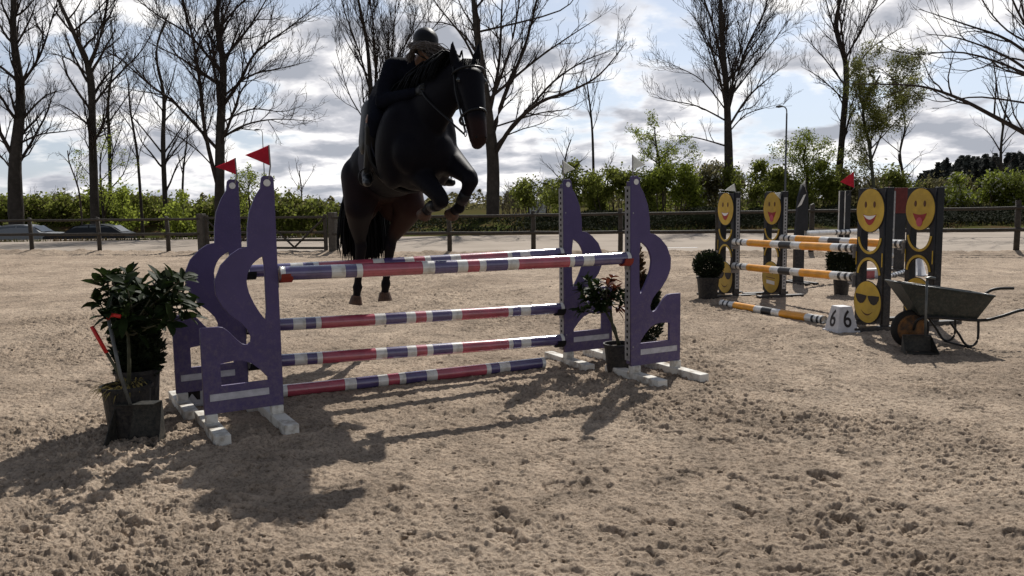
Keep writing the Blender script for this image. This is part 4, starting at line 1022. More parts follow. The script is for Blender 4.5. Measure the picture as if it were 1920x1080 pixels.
    T('thin solitary bare tree between the big crowns', 55, [(1113, 340, 6), (1111, 250, 4.5), (1106, 190, 3.5), (1100, 140, 2)], [(2, (1112, 245), (1122, 210), (1124, 190)), (2.4, (1110, 230), (1095, 180), (1090, 140)), (2, (1108, 200), (1120, 160), (1126, 130)), (2, (1106, 190), (1095, 160), (1080, 150))], 20, auto=2, lvl=2, P=dict(up=.16, a0=.3, a1=.6))
    T('tall upright bare tree above the narrow face wing', 46, [(1367, 352, 20), (1366, 250, 16), (1362, 150, 12), (1352, 60, 9), (1345, -40, 5), (1343, -120, 2)],
      [(11, (1366, 240), (1378, 130), (1385, 40), (1395, -70)), (7, (1368, 240), (1410, 180), (1455, 140), (1500, 105)), (7, (1364, 230), (1340, 150), (1300, 80), (1262, 40)), (5, (1360, 228), (1315, 195), (1265, 180), (1230, 168)), (8, (1370, 215), (1400, 100), (1440, 20), (1465, -50)), (5, (1360, 275), (1310, 255), (1265, 250)), (7, (1360, 180), (1330, 80), (1290, 0), (1270, -60)), (5, (1368, 190), (1420, 120), (1470, 60), (1500, 20)), (5, (1364, 200), (1345, 110), (1335, 20), (1330, -60)), (5, (1370, 160), (1395, 90), (1415, 10), (1425, -60)), (4, (1366, 250), (1400, 215), (1440, 200), (1480, 190)), (4, (1362, 210), (1320, 150), (1270, 120), (1240, 105))], 21, auto=2, P=dict(up=.11, a0=.38, a1=.8))
    T('tall slender bare tree behind the large grinning face', 46, [(1571, 352, 15), (1577, 250, 12), (1580, 130, 11), (1578, 40, 9), (1584, -60, 5), (1586, -120, 2)],
      [(6, (1579, 125), (1550, 40), (1520, -40)), (6, (1581, 115), (1610, 40), (1645, -40)), (5, (1578, 165), (1540, 110), (1500, 65)), (4, (1574, 205), (1560, 170), (1530, 155)), (5, (1581, 155), (1615, 100), (1668, 60)), (5, (1580, 80), (1560, 10), (1550, -60)), (5, (1582, 70), (1600, 0), (1610, -60)), (4, (1578, 190), (1530, 150), (1490, 130)), (5, (1580, 130), (1565, 60), (1540, -20)), (4, (1580, 140), (1600, 90), (1625, 30), (1640, -40))], 22, auto=2, P=dict(up=.14, a0=.35, a1=.75))
    tree('budding_tree', 'small tree in fresh pale green leaf right of the tall slender tree', 43, [(1638, 352, 7), (1633, 270, 6.5), (1625, 200, 5), (1640, 145, 3)], [(5, (1636, 300), (1652, 240), (1662, 180), (1690, 140)), (4, (1632, 250), (1600, 200), (1580, 160)), (4, (1640, 280), (1680, 230), (1715, 190)), (3, (1628, 210), (1600, 150), (1610, 115)), (3, (1650, 240), (1690, 205), (1718, 170))], 23, auto=6, lvl=2, leaves=('olive', 24000, .055, .17), P=dict(dens=(0, 3.4, 2.8, 1.3), leafz=2.2), group='trees in spring leaf', barkm='greybark')
    T('small crooked bare tree between the two large face wings', 48, [(1698, 352, 6), (1690, 290, 5), (1692, 240, 3.5), (1702, 195, 2)], [(3, (1692, 285), (1665, 255), (1650, 225)), (3, (1691, 270), (1715, 225), (1740, 205)), (2.5, (1696, 320), (1720, 295), (1745, 285))], 24, auto=4, lvl=2, P=dict(dens=(0, 2.6, 2, 1.3)))
    T('round topped bare tree near the right edge above the dark wood', 60, [(1878, 335, 6), (1880, 280, 5), (1888, 225, 4), (1885, 175, 2)], [(4, (1880, 285), (1855, 250), (1830, 230)), (3.5, (1880, 275), (1905, 245), (1930, 235)), (3, (1886, 240), (1865, 200), (1850, 180)), (3, (1887, 235), (1905, 200), (1915, 180))], 25, auto=6, lvl=2, P=dict(dens=(0, 2.4, 2, 1.3)))
    T('big bare tree whose limbs sweep in from beyond the right edge', 32, [(2060, 400, 40), (2040, 300, 34), (2000, 190, 26), (1960, 100, 16), (1930, 0, 10), (1915, -90, 5)],
      [(15, (2040, 320), (1960, 250), (1905, 205), (1860, 170), (1800, 142), (1730, 132), (1690, 128)), (10, (2005, 210), (1940, 145), (1880, 105), (1800, 72), (1740, 62)), (10, (1980, 150), (1920, 70), (1850, 30), (1780, -10)), (8, (2010, 200), (1930, 132), (1840, 88), (1760, 84), (1700, 62)), (9, (1960, 100), (1900, 20), (1860, -60)), (7, (1950, 70), (1930, 0), (1900, -80)), (7, (2000, 180), (1950, 60), (1960, -40)), (9, (1990, 170), (1930, 95), (1880, 50), (1850, -30)), (8, (2020, 240), (1950, 180), (1890, 150), (1840, 140), (1780, 110)), (7, (1960, 100), (1930, 30), (1925, -50)), (6, (1940, 90), (1880, 60), (1820, 10), (1790, -40)), (6, (1905, 205), (1850, 180), (1790, 185), (1750, 170))], 26, auto=6, P=dict(dens=(0, 2.3, 1.5, 1.2), rmin=.007))
    tree('budding_tree', 'light green leafy sapling behind the right purple flags', 47, [(1240, 345, 5), (1236, 300, 4), (1232, 262, 3), (1225, 240, 2)], [(3, (1238, 310), (1205, 285), (1190, 265)), (3, (1236, 300), (1262, 275), (1275, 262)), (3, (1234, 275), (1218, 255), (1208, 248)), (3, (1240, 320), (1275, 300), (1290, 285))], 27, auto=6, lvl=2, leaves=('spring', 5200, .06, .14), P=dict(dens=(0, 3, 2.4, 1.3), t0=.15, al=.4), group='trees in spring leaf')
    tree('budding_tree', 'bushy green tree beside the street lamp', 45, [(1510, 370, 6), (1512, 330, 5), (1508, 300, 4), (1505, 275, 2)], [(3, (1511, 345), (1475, 320), (1455, 300)), (3, (1510, 340), (1540, 312), (1558, 300)), (3, (1509, 320), (1488, 290), (1480, 275)), (3, (1508, 315), (1530, 285), (1538, 275)), (2.5, (1511, 355), (1550, 345), (1565, 330))], 28, auto=10, lvl=2, leaves=('spring', 8500, .06, .17), P=dict(dens=(0, 3, 2.4, 1.3), t0=.1, al=.5), group='trees in spring leaf')
    tree('budding_tree', 'small green leafy shrub tree between the two red flags', 42, [(468, 385, 4), (466, 360, 3), (465, 340, 2)], [(2.5, (467, 370), (450, 350), (442, 338)), (2.5, (467, 365), (482, 345), (492, 335)), (2, (466, 352), (458, 335), (462, 322))], 29, auto=5, lvl=2, leaves=('spring', 1800, .05, .10), P=dict(dens=(0, 3, 2.4, 1.3), t0=.1, al=.4), group='trees in spring leaf')
    tree('budding_tree', 'sparse tree with green lower shoots behind the second left trunk', 49, [(193, 395, 5), (190, 340, 4), (197, 290, 3), (200, 250, 2)], [(3, (192, 350), (170, 320), (160, 300)), (3, (191, 340), (215, 310), (232, 300)), (2, (195, 310), (210, 280), (222, 270))], 30, auto=4, lvl=2, leaves=('spring', 1700, .05, .14), P=dict(dens=(0, 3, 2.2, 1.3), t0=.1, al=.4), group='trees in spring leaf')
    T('pale twiggy leaning sapling left of the second big trunk', 48, [(150, 372, 3.5), (146, 340, 3), (132, 305, 2.4), (122, 282, 2)], [(2, (145, 335), (160, 300), (158, 270)), (2, (135, 310), (110, 290), (85, 285)), (2, (128, 295), (128, 272), (140, 262))], 31, auto=3, lvl=2, barkm='scrub', twigm='scrub', P=dict(dens=(0, 3, 2.2, 1.3)))
    T('pale bare twiggy bush tree left of the horse hindquarters', 60, [(566, 375, 3), (565, 345, 2.5), (562, 320, 2)], [(2, (566, 360), (545, 335), (535, 318)), (2, (566, 355), (585, 330), (595, 318)), (2, (564, 335), (555, 312), (558, 300))], 32, auto=4, lvl=2, barkm='scrub', twigm='scrub', P=dict(dens=(0, 3, 2.2, 1.3)))
    T('sparse budding bare tree left of the white flagged purple wings', 46, [(1062, 380, 5), (1058, 330, 4), (1062, 290, 3), (1070, 262, 2)], [(3, (1060, 345), (1030, 315), (1012, 300)), (3, (1060, 330), (1085, 305), (1100, 290)), (2, (1062, 300), (1048, 275), (1042, 258)), (3, (1061, 360), (1022, 345), (1002, 340))], 33, auto=6, lvl=2, P=dict(dens=(0, 2.6, 2, 1.3), t0=.15, al=.4))
build_trees()
# ------------------------------------------------------------------ bushes, hedge, far wood
def bush(name, label, xc, yt, yb, wpx, d, m, n, sz, seed, depth=1.6, cat='bush', group='bushes beyond the fence', stems=14, m2=None, clumps=None, kind=None):
    R_ = random.Random(seed); k = d/FPX
    c = at(xc, yb, d); g = tz(c.x, d)-.05; top = at(xc, yt, d).z; Hh = top-g; W_ = wpx*k
    root = empty(name, (c.x, d, g), 0, label, cat, group)
    nc = clumps or max(10, int(W_*5)); cl = []
    for i in range(nc):
        x = R_.uniform(-.5, .5)*W_; hx = Hh*(1-.45*(abs(2*x/W_))**2.5)*R_.uniform(.72, 1.08); 
        z = hx*R_.random()**.6; cl.append((x, R_.uniform(-.5, .5)*depth, z, R_.uniform(.28, .5)*min(1, Hh/2+.3)))
    sb = MB()
    for i in range(stems):
        c_ = cl[R_.randrange(nc)]; x0 = c_[0]*.7
        sb.tube([(x0, c_[1]*.6, -.1), ((x0+c_[0])/2+R_.uniform(-.1, .1), c_[1]*.8, c_[2]*.55), (c_[0], c_[1], c_[2]), (c_[0]+R_.uniform(-.2, .2), c_[1], c_[2]+R_.uniform(.15, .5))], [.03, .022, .014, .007], 4, False)
    sb.build('stem', M['scrub'], root)
    mb = MB()
    for i in range(n):
        c_ = cl[R_.randrange(nc)]; s_ = c_[3]
        p = Vector((c_[0]+R_.gauss(0, s_*.7), c_[1]+R_.gauss(0, s_*.7), max(.03, c_[2]+R_.gauss(0, s_*.6))))
        a = Vector((R_.uniform(-1, 1), R_.uniform(-1, 1), R_.uniform(-1, 1))).normalized()*sz*R_.uniform(.5, 1.3); b = a.orthogonal().normalized()*a.length*R_.uniform(.4, .8)
        mb.mi = 1 if (m2 and R_.random() < .16) else 0
        mb.quad(tuple(p-a), tuple(p+b), tuple(p+a), tuple(p-b))
    mb.build('foliage', [M[m], M[m2 or m]], root)
    return root
def twig_bush(label, xc, yt, yb, wpx, d, seed, n=60):
    R_ = random.Random(seed); k = d/FPX; c = at(xc, yb, d); g = tz(c.x, d)-.05; Hh = at(xc, yt, d).z-g; W_ = wpx*k
    root = empty('twiggy_bush', (c.x, d, g), 0, label, 'bush', 'bare twiggy bushes'); mb = MB(); P = dict(PD); P.update(dens=(0, 3.2, 2.6, 1), rmin=.008, up=.12)
    for i in range(n):
        x = R_.uniform(-.5, .5)*W_; L_ = Hh*R_.uniform(.55, 1.0)*(1-.3*abs(2*x/W_)**2)
        grow(mb, (x, R_.uniform(-.7, .7), 0), Vector((R_.gauss(0, .25), R_.gauss(0, .2), 1)).normalized(), L_, .022, 2 if i % 3 == 0 else 1, R_, P, None)
    mb.build('branches', M['scrub'], root); return root
VG = vnoise(*np.meshgrid(np.arange(-60, 60, .2), np.arange(30, 50, .2)), 1.3, 77)
def vs(x, y): return float(VG[min(99, max(0, int((y-30)*5))), min(599, max(0, int((x+60)*5)))])
def build_bushes():
    # long hedge on the left, one row of merged shrubs
    for i, (x0, x1, yt, d, m, nn, lb) in enumerate(((-60, 345, 364, 54, 'hedge', 30000, 'long low brown green hedge beyond the parked cars'), (330, 655, 366, 50, 'hedge', 24000, 'low green hedge behind the field gate'),)):
        bush('hedge', lb, (x0+x1)/2, yt+4, 405, (x1-x0), d, m, nn, .12, 50+i, 1.6, 'hedge', 'low hedges beyond the yard', 30, 'hedge2', clumps=int((x1-x0)/3))
    B = [(215, 350, 400, 70, 51.5, 'spring', 2600, 'bright green bush at the foot of the second left trunk'),
         (345, 362, 405, 50, 48, 'spring', 2000, 'bright green low bush left of the red flags'),
         (1012, 345, 400, 80, 50, 'hedge', 3800, 'green bush beside the pale shed'),
         (1082, 322, 402, 95, 46, 'hedge', 6500, 'green bush behind the farther right purple wing'),
         (1160, 315, 404, 110, 45, 'hedge', 8000, 'tall green bush between the right purple wings'),
         (1245, 300, 404, 100, 45, 'spring', 8500, 'yellow green bush behind the nearest right purple wing'),
         (1335, 318, 404, 90, 46, 'hedge2', 7000, 'dull green bush behind the narrow grinning face'),
         (1420, 305, 404, 100, 45, 'hedge', 8500, 'dark green bush between the two narrow face wings'),
         (1515, 312, 404, 100, 44, 'hedge', 8500, 'green bush around the foot of the street lamp'),
         (1605, 335, 404, 90, 45, 'hedge2', 6000, 'low dull bush behind the large grinning face'),
         (1690, 325, 404, 90, 46, 'hedge', 6500, 'green bush between the two large face wings'),
         (1775, 335, 406, 90, 46, 'hedge2', 6500, 'brownish bush right of the laughing face wing'),
         (1845, 322, 406, 110, 44, 'spring', 9000, 'bright green bush with pale blossom near the right edge'),
         (1925, 328, 406, 90, 44, 'hedge', 6500, 'green bush cut by the right edge of the picture')]
    for i, (x, yt, yb, w_, d, m, n, lb) in enumerate(B):
        bush('bush', lb, x, yt-10, yb, w_*1.15, d, m, int(n*.85), .10, 70+i, 1.1, m2='blossom' if i in (12, 6) else None)
    twig_bush('brown bare thicket left of the narrow face wings', 1312, 300, 402, 80, 50, 90, 75)
    twig_bush('brown bare thicket behind the laughing narrow face', 1450, 318, 402, 90, 51, 91, 60)
    twig_bush('dark bare thicket above the large face wings', 1640, 318, 402, 110, 52, 92, 70)
    twig_bush('grey bare thicket right of the big forked trunk', 975, 338, 398, 70, 56, 93, 55)
    twig_bush('bare thicket at the far left behind the parked cars', 95, 352, 400, 130, 56, 94, 60)
    # low brambles and ivy over the bank, shaded side put into the leaf colour
    R_ = random.Random(18); mb = MB()
    for i in range(42000):
        xp = R_.choice((R_.uniform(640, 1960), R_.uniform(985, 1960))); d = 38.9+R_.random()*4.2; p = at(xp, 420, d)
        hh = (.16+.5*vs(p.x*.9, d*.9))*(1 if xp > 985 else .45)
        q = Vector((p.x, d, tz(p.x, d)-.05+hh*R_.random()**.6)); a = Vector((R_.uniform(-1, 1), R_.uniform(-1, 1), R_.uniform(-1, 1))).normalized()*R_.uniform(.04, .09); b = a.orthogonal().normalized()*a.length*.7
        mb.quad(tuple(q-a), tuple(q+b), tuple(q+a), tuple(q-b))
    prop(mb.build('undergrowth', M['undergrowth']), 'low brambles covering the bank behind the yard, coloured dark for their shade', 'undergrowth', kind='stuff')
    # distant woods: they read as one mass
    R_ = random.Random(8); mb = MB()
    def spire(x, y, g, h, w_, n):
        for i in range(n):
            t = R_.random()**.7; r = w_*(1-t)**.7*R_.uniform(.5, 1.05); a = R_.uniform(0, 6.283); p = Vector((x+r*cos(a), y+r*sin(a), g+h*t))
            a_ = Vector((R_.uniform(-1, 1), R_.uniform(-1, 1), R_.uniform(-.7, .7)))*.42; b = a_.orthogonal().normalized()*.32
            mb.quad(tuple(p-a_), tuple(p+b), tuple(p+a_), tuple(p-b))
    for i in range(190):
        xp = R_.uniform(1725, 2080); d = R_.uniform(105, 135); yt = 300+R_.uniform(-12, 28)+max(0, (1790-xp)*.55)-max(0, xp-1850)*.06; p = at(xp, yt, d); spire(p.x, d, -.2, p.z+.2, R_.uniform(1.3, 2.6), 210)
    prop(mb.build('far_wood', M['darkwood']), 'dark distant wood on the right horizon', 'wood', kind='stuff')
    mb = MB()
    for i in range(520):
        xp = R_.uniform(-350, 2300); d = R_.uniform(170, 230); p = at(xp, 374, d); h = R_.uniform(2.6, 4.6)
        if 400 < xp < 700: h *= .8
        spire(p.x, d, -.3, h+.3, R_.uniform(2, 4.5), 60)
    prop(mb.build('far_treeline', M['hedge2']), 'low distant treeline along the horizon', 'treeline', kind='stuff')
build_bushes()

# ------------------------------------------------------------------ lamp posts, shed, cars
def lamp(px_, yt, yb, d, lb, arm=-1, r=.06):
    b = at(px_, yb, d); g = tz(b.x, d); t = at(px_, yt, d).z-g
    root = empty('street_lamp', (b.x, d, g), 0, lb, 'street lamp', 'street lamps')
    mb = MB(); mb.tube([(0, 0, -.1), (0, 0, 1), (0, 0, t-.35)], [r*1.2, r, r*.7], 10); mb.build('post', M['lamp'], root, True)
    mb = MB(); mb.tube([tuple(v) for v in catmull([(0, 0, t-.36), (arm*.02, 0, t-.15), (arm*.12, 0, t-.02), (arm*.30, 0, t+.02)], 4)], r*.55, 8); mb.build('arm', M['lamp'], root, True)
    mb = MB(); mb.tube([(arm*.25, 0, t+.02), (arm*.4, 0, t+.02), (arm*.58, 0, t)], [r*.7, r*1.3, r*.6], 10); mb.build('lamp_head', M['lamp'], root, True)
lamp(1471, 200, 400, 43, 'grey street lamp with a short arm, rising between the narrow face wings and big wings')
lamp(499, 243, 400, 60, 'thin distant street lamp directly above the larger red flag', r=.045)
def shed():
    p = at(1005, 385, 62); root = empty('shed', (p.x, 62, 0), .1, 'small pale shed with a low roof far beyond the fence', 'shed')
    zt = at(1005, 374, 62).z; mb = MB(); mb.box(-.65, .65, -1, 1, -.1, zt); mb.build('wall', M['shed'], root)
    mb = MB(); mb.v = [(-.8, -1.1, zt-.02), (.8, -1.1, zt-.02), (.8, 0, zt+.22), (-.8, 0, zt+.22), (.8, 1.1, zt-.02), (-.8, 1.1, zt-.02), (-.8, 0, zt+.17), (.8, 0, zt+.17)]; mb.f = [(0, 1, 2, 3), (3, 2, 4, 5), (0, 3, 6), (1, 7, 2)]; mb.m = [0]*4
    mb.build('roof', M['shed'], root)
shed()
def car(xc, d, rz, paint, lb, zoff=0.0):
    p = at(xc, 430, d); g = tz(p.x, d)+zoff; root = empty('parked_car', (p.x, d, g), rz, lb, 'car', 'cars parked beyond the fence')
    prof = [(-2.1, .28), (-2.15, .55), (-2.05, .80), (-1.75, .93), (-1.0, 1.0), (-.55, 1.33), (-.1, 1.44), (.75, 1.45), (1.35, 1.32), (1.85, .98), (2.1, .90), (2.15, .5), (2.1, .28)]
    bm = bmesh.new(); rings = []
    for y, k in ((-.88, .0), (-.86, 1), (-.55, 1), (.55, 1), (.86, 1), (.88, .0)):
        rg = []
        for x, z in prof:
            zz = z; yy = y
            if z > 1.0: yy = y*(.84-.12*(z-1.0)); 
            if abs(y) > .87: xx = x*.985; zz = .28+(z-.28)*.97
            else: xx = x
            if abs(y) > .5 and z > 1.3: zz = z-.03
            rg.append(bm.verts.new((xx, yy, zz)))
        rings.append(rg)
    for a, b in zip(rings[:-1], rings[1:]):
        for i in range(len(prof)-1): bm.faces.new((a[i], a[i+1], b[i+1], b[i]))
    bm.faces.new(rings[0]); bm.faces.new(list(reversed(rings[-1]))); bmesh.ops.recalc_face_normals(bm, faces=bm.faces)
    me = bpy.data.meshes.new('body'); bm.to_mesh(me); bm.free(); link('body', me, [M[paint]], root, False)
    for s in (-1, 1):
        mb = MB(); y = s*.775; 
        v = [(-.88, y*1.02, 1.03), (-.5, y*.965, 1.30), (.2, y*.955, 1.37), (.2, y*1.02, 1.03)]; mb.v = v; mb.f = [(0, 1, 2, 3)]; mb.m = [0]
        v2 = [(.27, y*1.02, 1.03), (.27, y*.955, 1.37), (1.15, y*.965, 1.31), (1.55, y*1.02, 1.05)]; mb.v += v2; mb.f.append((4, 5, 6, 7)); mb.m.append(0)
        mb.build('side_window', M['glass'], root)
        for x in (-1.35, 1.3):
            mb = MB(); mb.tube([(x, s*.70, .32), (x, s*.895, .32)], .32, 20); wv = mb.build('wheel', M['rubber'], root, True)
            mb = MB(); mb.tube([(x, s*.896, .32), (x, s*.905, .32)], .20, 16); mb.build('rim', M['silver'], wv, True)
    mb = MB(); mb.v = [(-.98, -.62, 1.035), (-.57, -.58, 1.34), (-.57, .58, 1.34), (-.98, .62, 1.035)]; mb.f = [(0, 1, 2, 3)]; mb.m = [0]; mb.v = [(x-.012, y, z+.012) for x, y, z in mb.v]; mb.build('windscreen', M['glass'], root)
    mb = MB(); mb.v = [(1.39, -.58, 1.33), (1.83, -.64, 1.0), (1.83, .64, 1.0), (1.39, .58, 1.33)]; mb.f = [(0, 1, 2, 3)]; mb.m = [0]; mb.v = [(x+.012, y, z+.012) for x, y, z in mb.v]; mb.build('rear_window', M['glass'], root)
    for y in (-.6, .6): mb = MB(); mb.box(-2.15, -2.08, y-.18, y+.18, .60, .76); mb.build('headlight', M['lightg'], root, bevel=.02)
    return root
car(52, 43.5, radians(186), 'silver', 'silver grey car parked beyond the fence, cut by the second fence post', -.12)
car(168, 43.5, radians(8), 'blackcar', 'black car parked beyond the fence beside the silver one', -.15)
car(-45, 44, radians(5), 'blackcar', 'dark car parked beyond the fence at the far left edge', -.15)

# ------------------------------------------------------------------ horse and rider
HLOC = Vector((-.965, 6.996, -.09)); HRZ = radians(-66)
def blob(name, parts, voxel, mt, parent, it=6, fac=.5, post=None):
    """one continuous surface grown round overlapping limbs and masses"""
    bm = bmesh.new()
    def add(vs, hull=True):
        b = bmesh.new()
        for v in vs: b.verts.new(v)
        r = bmesh.ops.convex_hull(b, input=b.verts)
        bmesh.ops.delete(b, geom=[g for g in r['geom_interior'] if isinstance(g, bmesh.types.BMVert)], context='VERTS')
        bmesh.ops.recalc_face_normals(b, faces=b.faces)
        me_ = bpy.data.meshes.new('t'); b.to_mesh(me_); b.free(); bm.from_mesh(me_); bpy.data.meshes.remove(me_)
    t = bmesh.new(); bmesh.ops.create_icosphere(t, subdivisions=3, radius=1); sph = [v.co.copy() for v in t.verts]; t.free()
    for p in parts:
        if p[0] == 'c':
            _, a, ra, b_, rb = p; a = Vector(a); b_ = Vector(b_); add([a+v*ra for v in sph]+[b_+v*rb for v in sph])
        elif p[0] == 'h':      # hull of two ellipsoids
            _, a, ra, b_, rb = p; add([Vector(a)+Vector((v.x*ra[0], v.y*ra[1], v.z*ra[2])) for v in sph]+[Vector(b_)+Vector((v.x*rb[0], v.y*rb[1], v.z*rb[2])) for v in sph])
        else:
            _, c, r, pitch = p; R_ = Matrix.Rotation(pitch, 3, 'Y'); add([Vector(c)+R_ @ Vector((v.x*r[0], v.y*r[1], v.z*r[2])) for v in sph])
    me = bpy.data.meshes.new('tmp'); bm.to_mesh(me); bm.free()
    tmp = bpy.data.objects.new('tmp', me); C.objects.link(tmp)
    m1 = tmp.modifiers.new('r', 'REMESH'); m1.mode = 'VOXEL'; m1.voxel_size = voxel
    m2 = tmp.modifiers.new('s', 'SMOOTH'); m2.factor = fac; m2.iterations = it
    dg = bpy.context.evaluated_depsgraph_get(); out = bpy.data.meshes.new_from_object(tmp.evaluated_get(dg))
    bpy.data.objects.remove(tmp); out.materials.clear(); out.name = name
    return link(name, out, [mt], parent, True)
def chain(pts): return [('c', pts[i][0], pts[i][1], pts[i+1][0], pts[i+1][1]) for i in range(len(pts)-1)]
def horse_mat():
    m = bpy.data.materials.new('dark_bay_horse'); m.use_nodes = True; nt = m.node_tree; L = nt.links; b = nt.nodes['Principled BSDF']
    b.inputs['Roughness'].default_value = .55; b.inputs['Specular IOR Level'].default_value = .06
    tc = N(nt, 'ShaderNodeTexCoord'); n = N(nt, 'ShaderNodeTexNoise'); n.inputs['Scale'].default_value = 3; n.inputs['Detail'].default_value = 5; L.new(tc.outputs['Object'], n.inputs[0])
    def sphere(c, r):
        v = N(nt, 'ShaderNodeVectorMath', operation='DISTANCE'); v.inputs[1].default_value = c; L.new(tc.outputs['Object'], v.inputs[0])
        a = math_(nt, 'ADD', v.outputs['Value'], math_(nt, 'MULTIPLY', math_(nt, 'SUBTRACT', n.outputs[0], .5), .25))
        q = N(nt, 'ShaderNodeMapRange', interpolation_type='SMOOTHSTEP', inp={1: r*.55, 2: r, 3: 1, 4: 0}); L.new(a, q.inputs[0]); return q.outputs[0]
    a = sphere((-.52, .22, 1.45), .36); b2 = sphere((-.60, -.22, 1.55), .34); c = sphere((1.27, .2, 1.93), .20)
    s = math_(nt, 'ADD', math_(nt, 'MULTIPLY', a, .9), math_(nt, 'ADD', math_(nt, 'MULTIPLY', b2, .5), math_(nt, 'MULTIPLY', c, .75)), clamp=True)
    mx = N(nt, 'ShaderNodeMix', data_type='RGBA'); L.new(s, mx.inputs[0]); mx.inputs[6].default_value = (.0055, .005, .0075, 1); mx.inputs[7].default_value = (.026, .0125, .010, 1)
    L.new(mx.outputs[2], b.inputs['Base Color'])
    n2 = N(nt, 'ShaderNodeTexNoise'); n2.inputs['Scale'].default_value = 110; L.new(tc.outputs['Object'], n2.inputs[0])
    bp = N(nt, 'ShaderNodeBump'); bp.inputs['Strength'].default_value = .12; bp.inputs['Distance'].default_value = .005; L.new(n2.outputs[0], bp.inputs['Height']); L.new(bp.outputs[0], b.inputs['Normal'])
    return m
def horse():
    root = empty('horse', HLOC, HRZ, 'dark bay horse in mid leap over the purple jump, forelegs folded', 'horse'); root.scale = (1.06,)*3
    P = [('e', (.02, 0, 1.92), (.66, .30, .34), radians(-14)), ('e', (.46, .0, 1.98), (.34, .27, .39), radians(-15)), ('e', (.20, 0, 2.19), (.34, .10, .14), radians(-6)),
         ('e', (-.50, 0, 1.80), (.40, .30, .28), radians(-14)), ('e', (-.70, .13, 1.63), (.21, .16, .29), 0), ('e', (-.69, -.13, 1.63), (.21, .16, .29), 0),
         ('e', (.48, .17, 1.92), (.20, .14, .32), radians(20)), ('e', (.48, -.17, 1.92), (.20, .14, .32), radians(20)), ('e', (.66, .10, 1.88), (.14, .14, .17), 0), ('e', (.66, -.10, 1.88), (.14, .14, .17), 0),
         ('h', (.42, 0, 2.06), (.22, .17, .30), (.74, .07, 2.22), (.16, .12, .22)), ('h', (.74, .07, 2.22), (.16, .12, .22), (1.0, .17, 2.38), (.10, .085, .13)),
         # head
         ('e', (1.05, .19, 2.40), (.10, .085, .09), 0), ('e', (1.10, .20, 2.27), (.13, .095, .14), 0), ('h', (1.13, .20, 2.36), (.085, .098, .08), (1.22, .20, 2.10), (.065, .070, .06)),
         ('h', (1.22, .20, 2.10), (.065, .068, .06), (1.275, .20, 1.95), (.052, .058, .05)), ('h', (1.08, .20, 2.22), (.07, .065, .06), (1.21, .20, 1.93), (.042, .045, .038)), ('e', (1.265, .20, 1.93), (.055, .060, .055), 0), ('e', (1.235, .20, 1.895), (.04, .042, .035), 0)]
    for s in (-1, 1):
        y = .20+s*.066; P += [('h', (1.03, y, 2.44), (.026, .036, .03), (1.045, y+s*.024, 2.53), (.018, .036, .035)), ('c', (1.045, y+s*.026, 2.54), .026, (1.06, y+s*.034, 2.625), .007)]
        P += [('e', (1.155, .20+s*.088, 2.34), (.03, .018, .026), 0)]
    # forelegs
    P += chain([((.50, .19, 1.86), .15), ((.70, .23, 1.79), .095), ((.91, .265, 1.69), .062), ((.93, .265, 1.66), .060), ((.88, .255, 1.59), .045), ((.79, .24, 1.50), .036), ((.76, .235, 1.465), .046), ((.71, .225, 1.45), .034), ((.68, .225, 1.44), .042)])
    P += chain([((.46, -.13, 1.84), .15), ((.64, -.03, 1.72), .092), ((.86, .05, 1.55), .060), ((.87, .06, 1.52), .058), ((.80, .06, 1.49), .043), ((.66, .05, 1.48), .036), ((.62, .05, 1.47), .045), ((.57, .05, 1.45), .034), ((.54, .05, 1.44), .042)])
    # hind legs
    for s, dx, dy, dz in ((1, 0, 0, 0), (-1, -.03, -.005, -.02)):
        P += chain([((-.56, s*.15+dy, 1.74), .20), ((-.43+dx, s*.22+dy, 1.48), .13), ((-.60+dx, s*.19+dy, 1.34), .095), ((-.80+dx, s*.14+dy, 1.18), .055)])
        P += chain([((-.83+dx, s*.135+dy, 1.18), .050), ((-.80+dx, s*.13+dy, 1.13), .056), ((-.90+dx, s*.13+dy, .95+dz), .038), ((-.99+dx, s*.13+dy, .78+dz), .036), ((-1.0+dx, s*.13+dy, .75+dz), .048), ((-1.03+dx, s*.13+dy, .69+dz), .036), ((-1.05+dx, s*.13+dy, .66+dz), .040)])
    body = blob('body', P, .015, horse_mat(), root, 5)
    # hooves
    def hoof(c, d, r=.064, L=.088):
        c = Vector(c); d = Vector(d).normalized(); mb = MB(); q = d.to_track_quat('Z', 'Y').to_matrix(); rings = []
        for t, k in ((0, .76), (.15, .82), (1, 1.12)):
            rings.append([c+q @ Vector((cos(a)*r*k, sin(a)*r*k*.92, L*t)) for a in [2*pi*i/18 for i in range(18)]])
        for rg in rings: mb.v += [tuple(v) for v in rg]
        for i in range(2):
            for j in range(18): mb.f.append((i*18+j, i*18+(j+1) % 18, (i+1)*18+(j+1) % 18, (i+1)*18+j)); mb.m.append(0)
        mb.f.append(tuple(reversed(range(18)))); mb.m.append(0)
        mb.mi = 1; ce = c+d*(L*.86); mb.v.append(tuple(ce)); n = len(mb.v)-1
        for j in range(18): mb.f.append((36+j, 36+(j+1) % 18, n)); mb.m.append(1)
        return mb.build('hoof', [M['hoof'], M['sole']], root, False, .004)
    hoof((-1.055, .130, .665), (.10, 0, -1)); hoof((-1.085, -.135, .645), (.0, -.15, -1))
    hoof((.69, .225, 1.445), (-.9, -.1, -.5), .054, .07); hoof((.55, .05, 1.445), (-.9, -.1, -.5), .054, .07)
    # boots on the forelegs
    for a, b_ in (((.87, .253, 1.58), (.80, .242, 1.51)), ((.78, .058, 1.488), (.675, .05, 1.48))):
        mb = MB(); mb.tube([a, b_], .046, 12); mb.build('leg_boot', M['leather'], root, True)
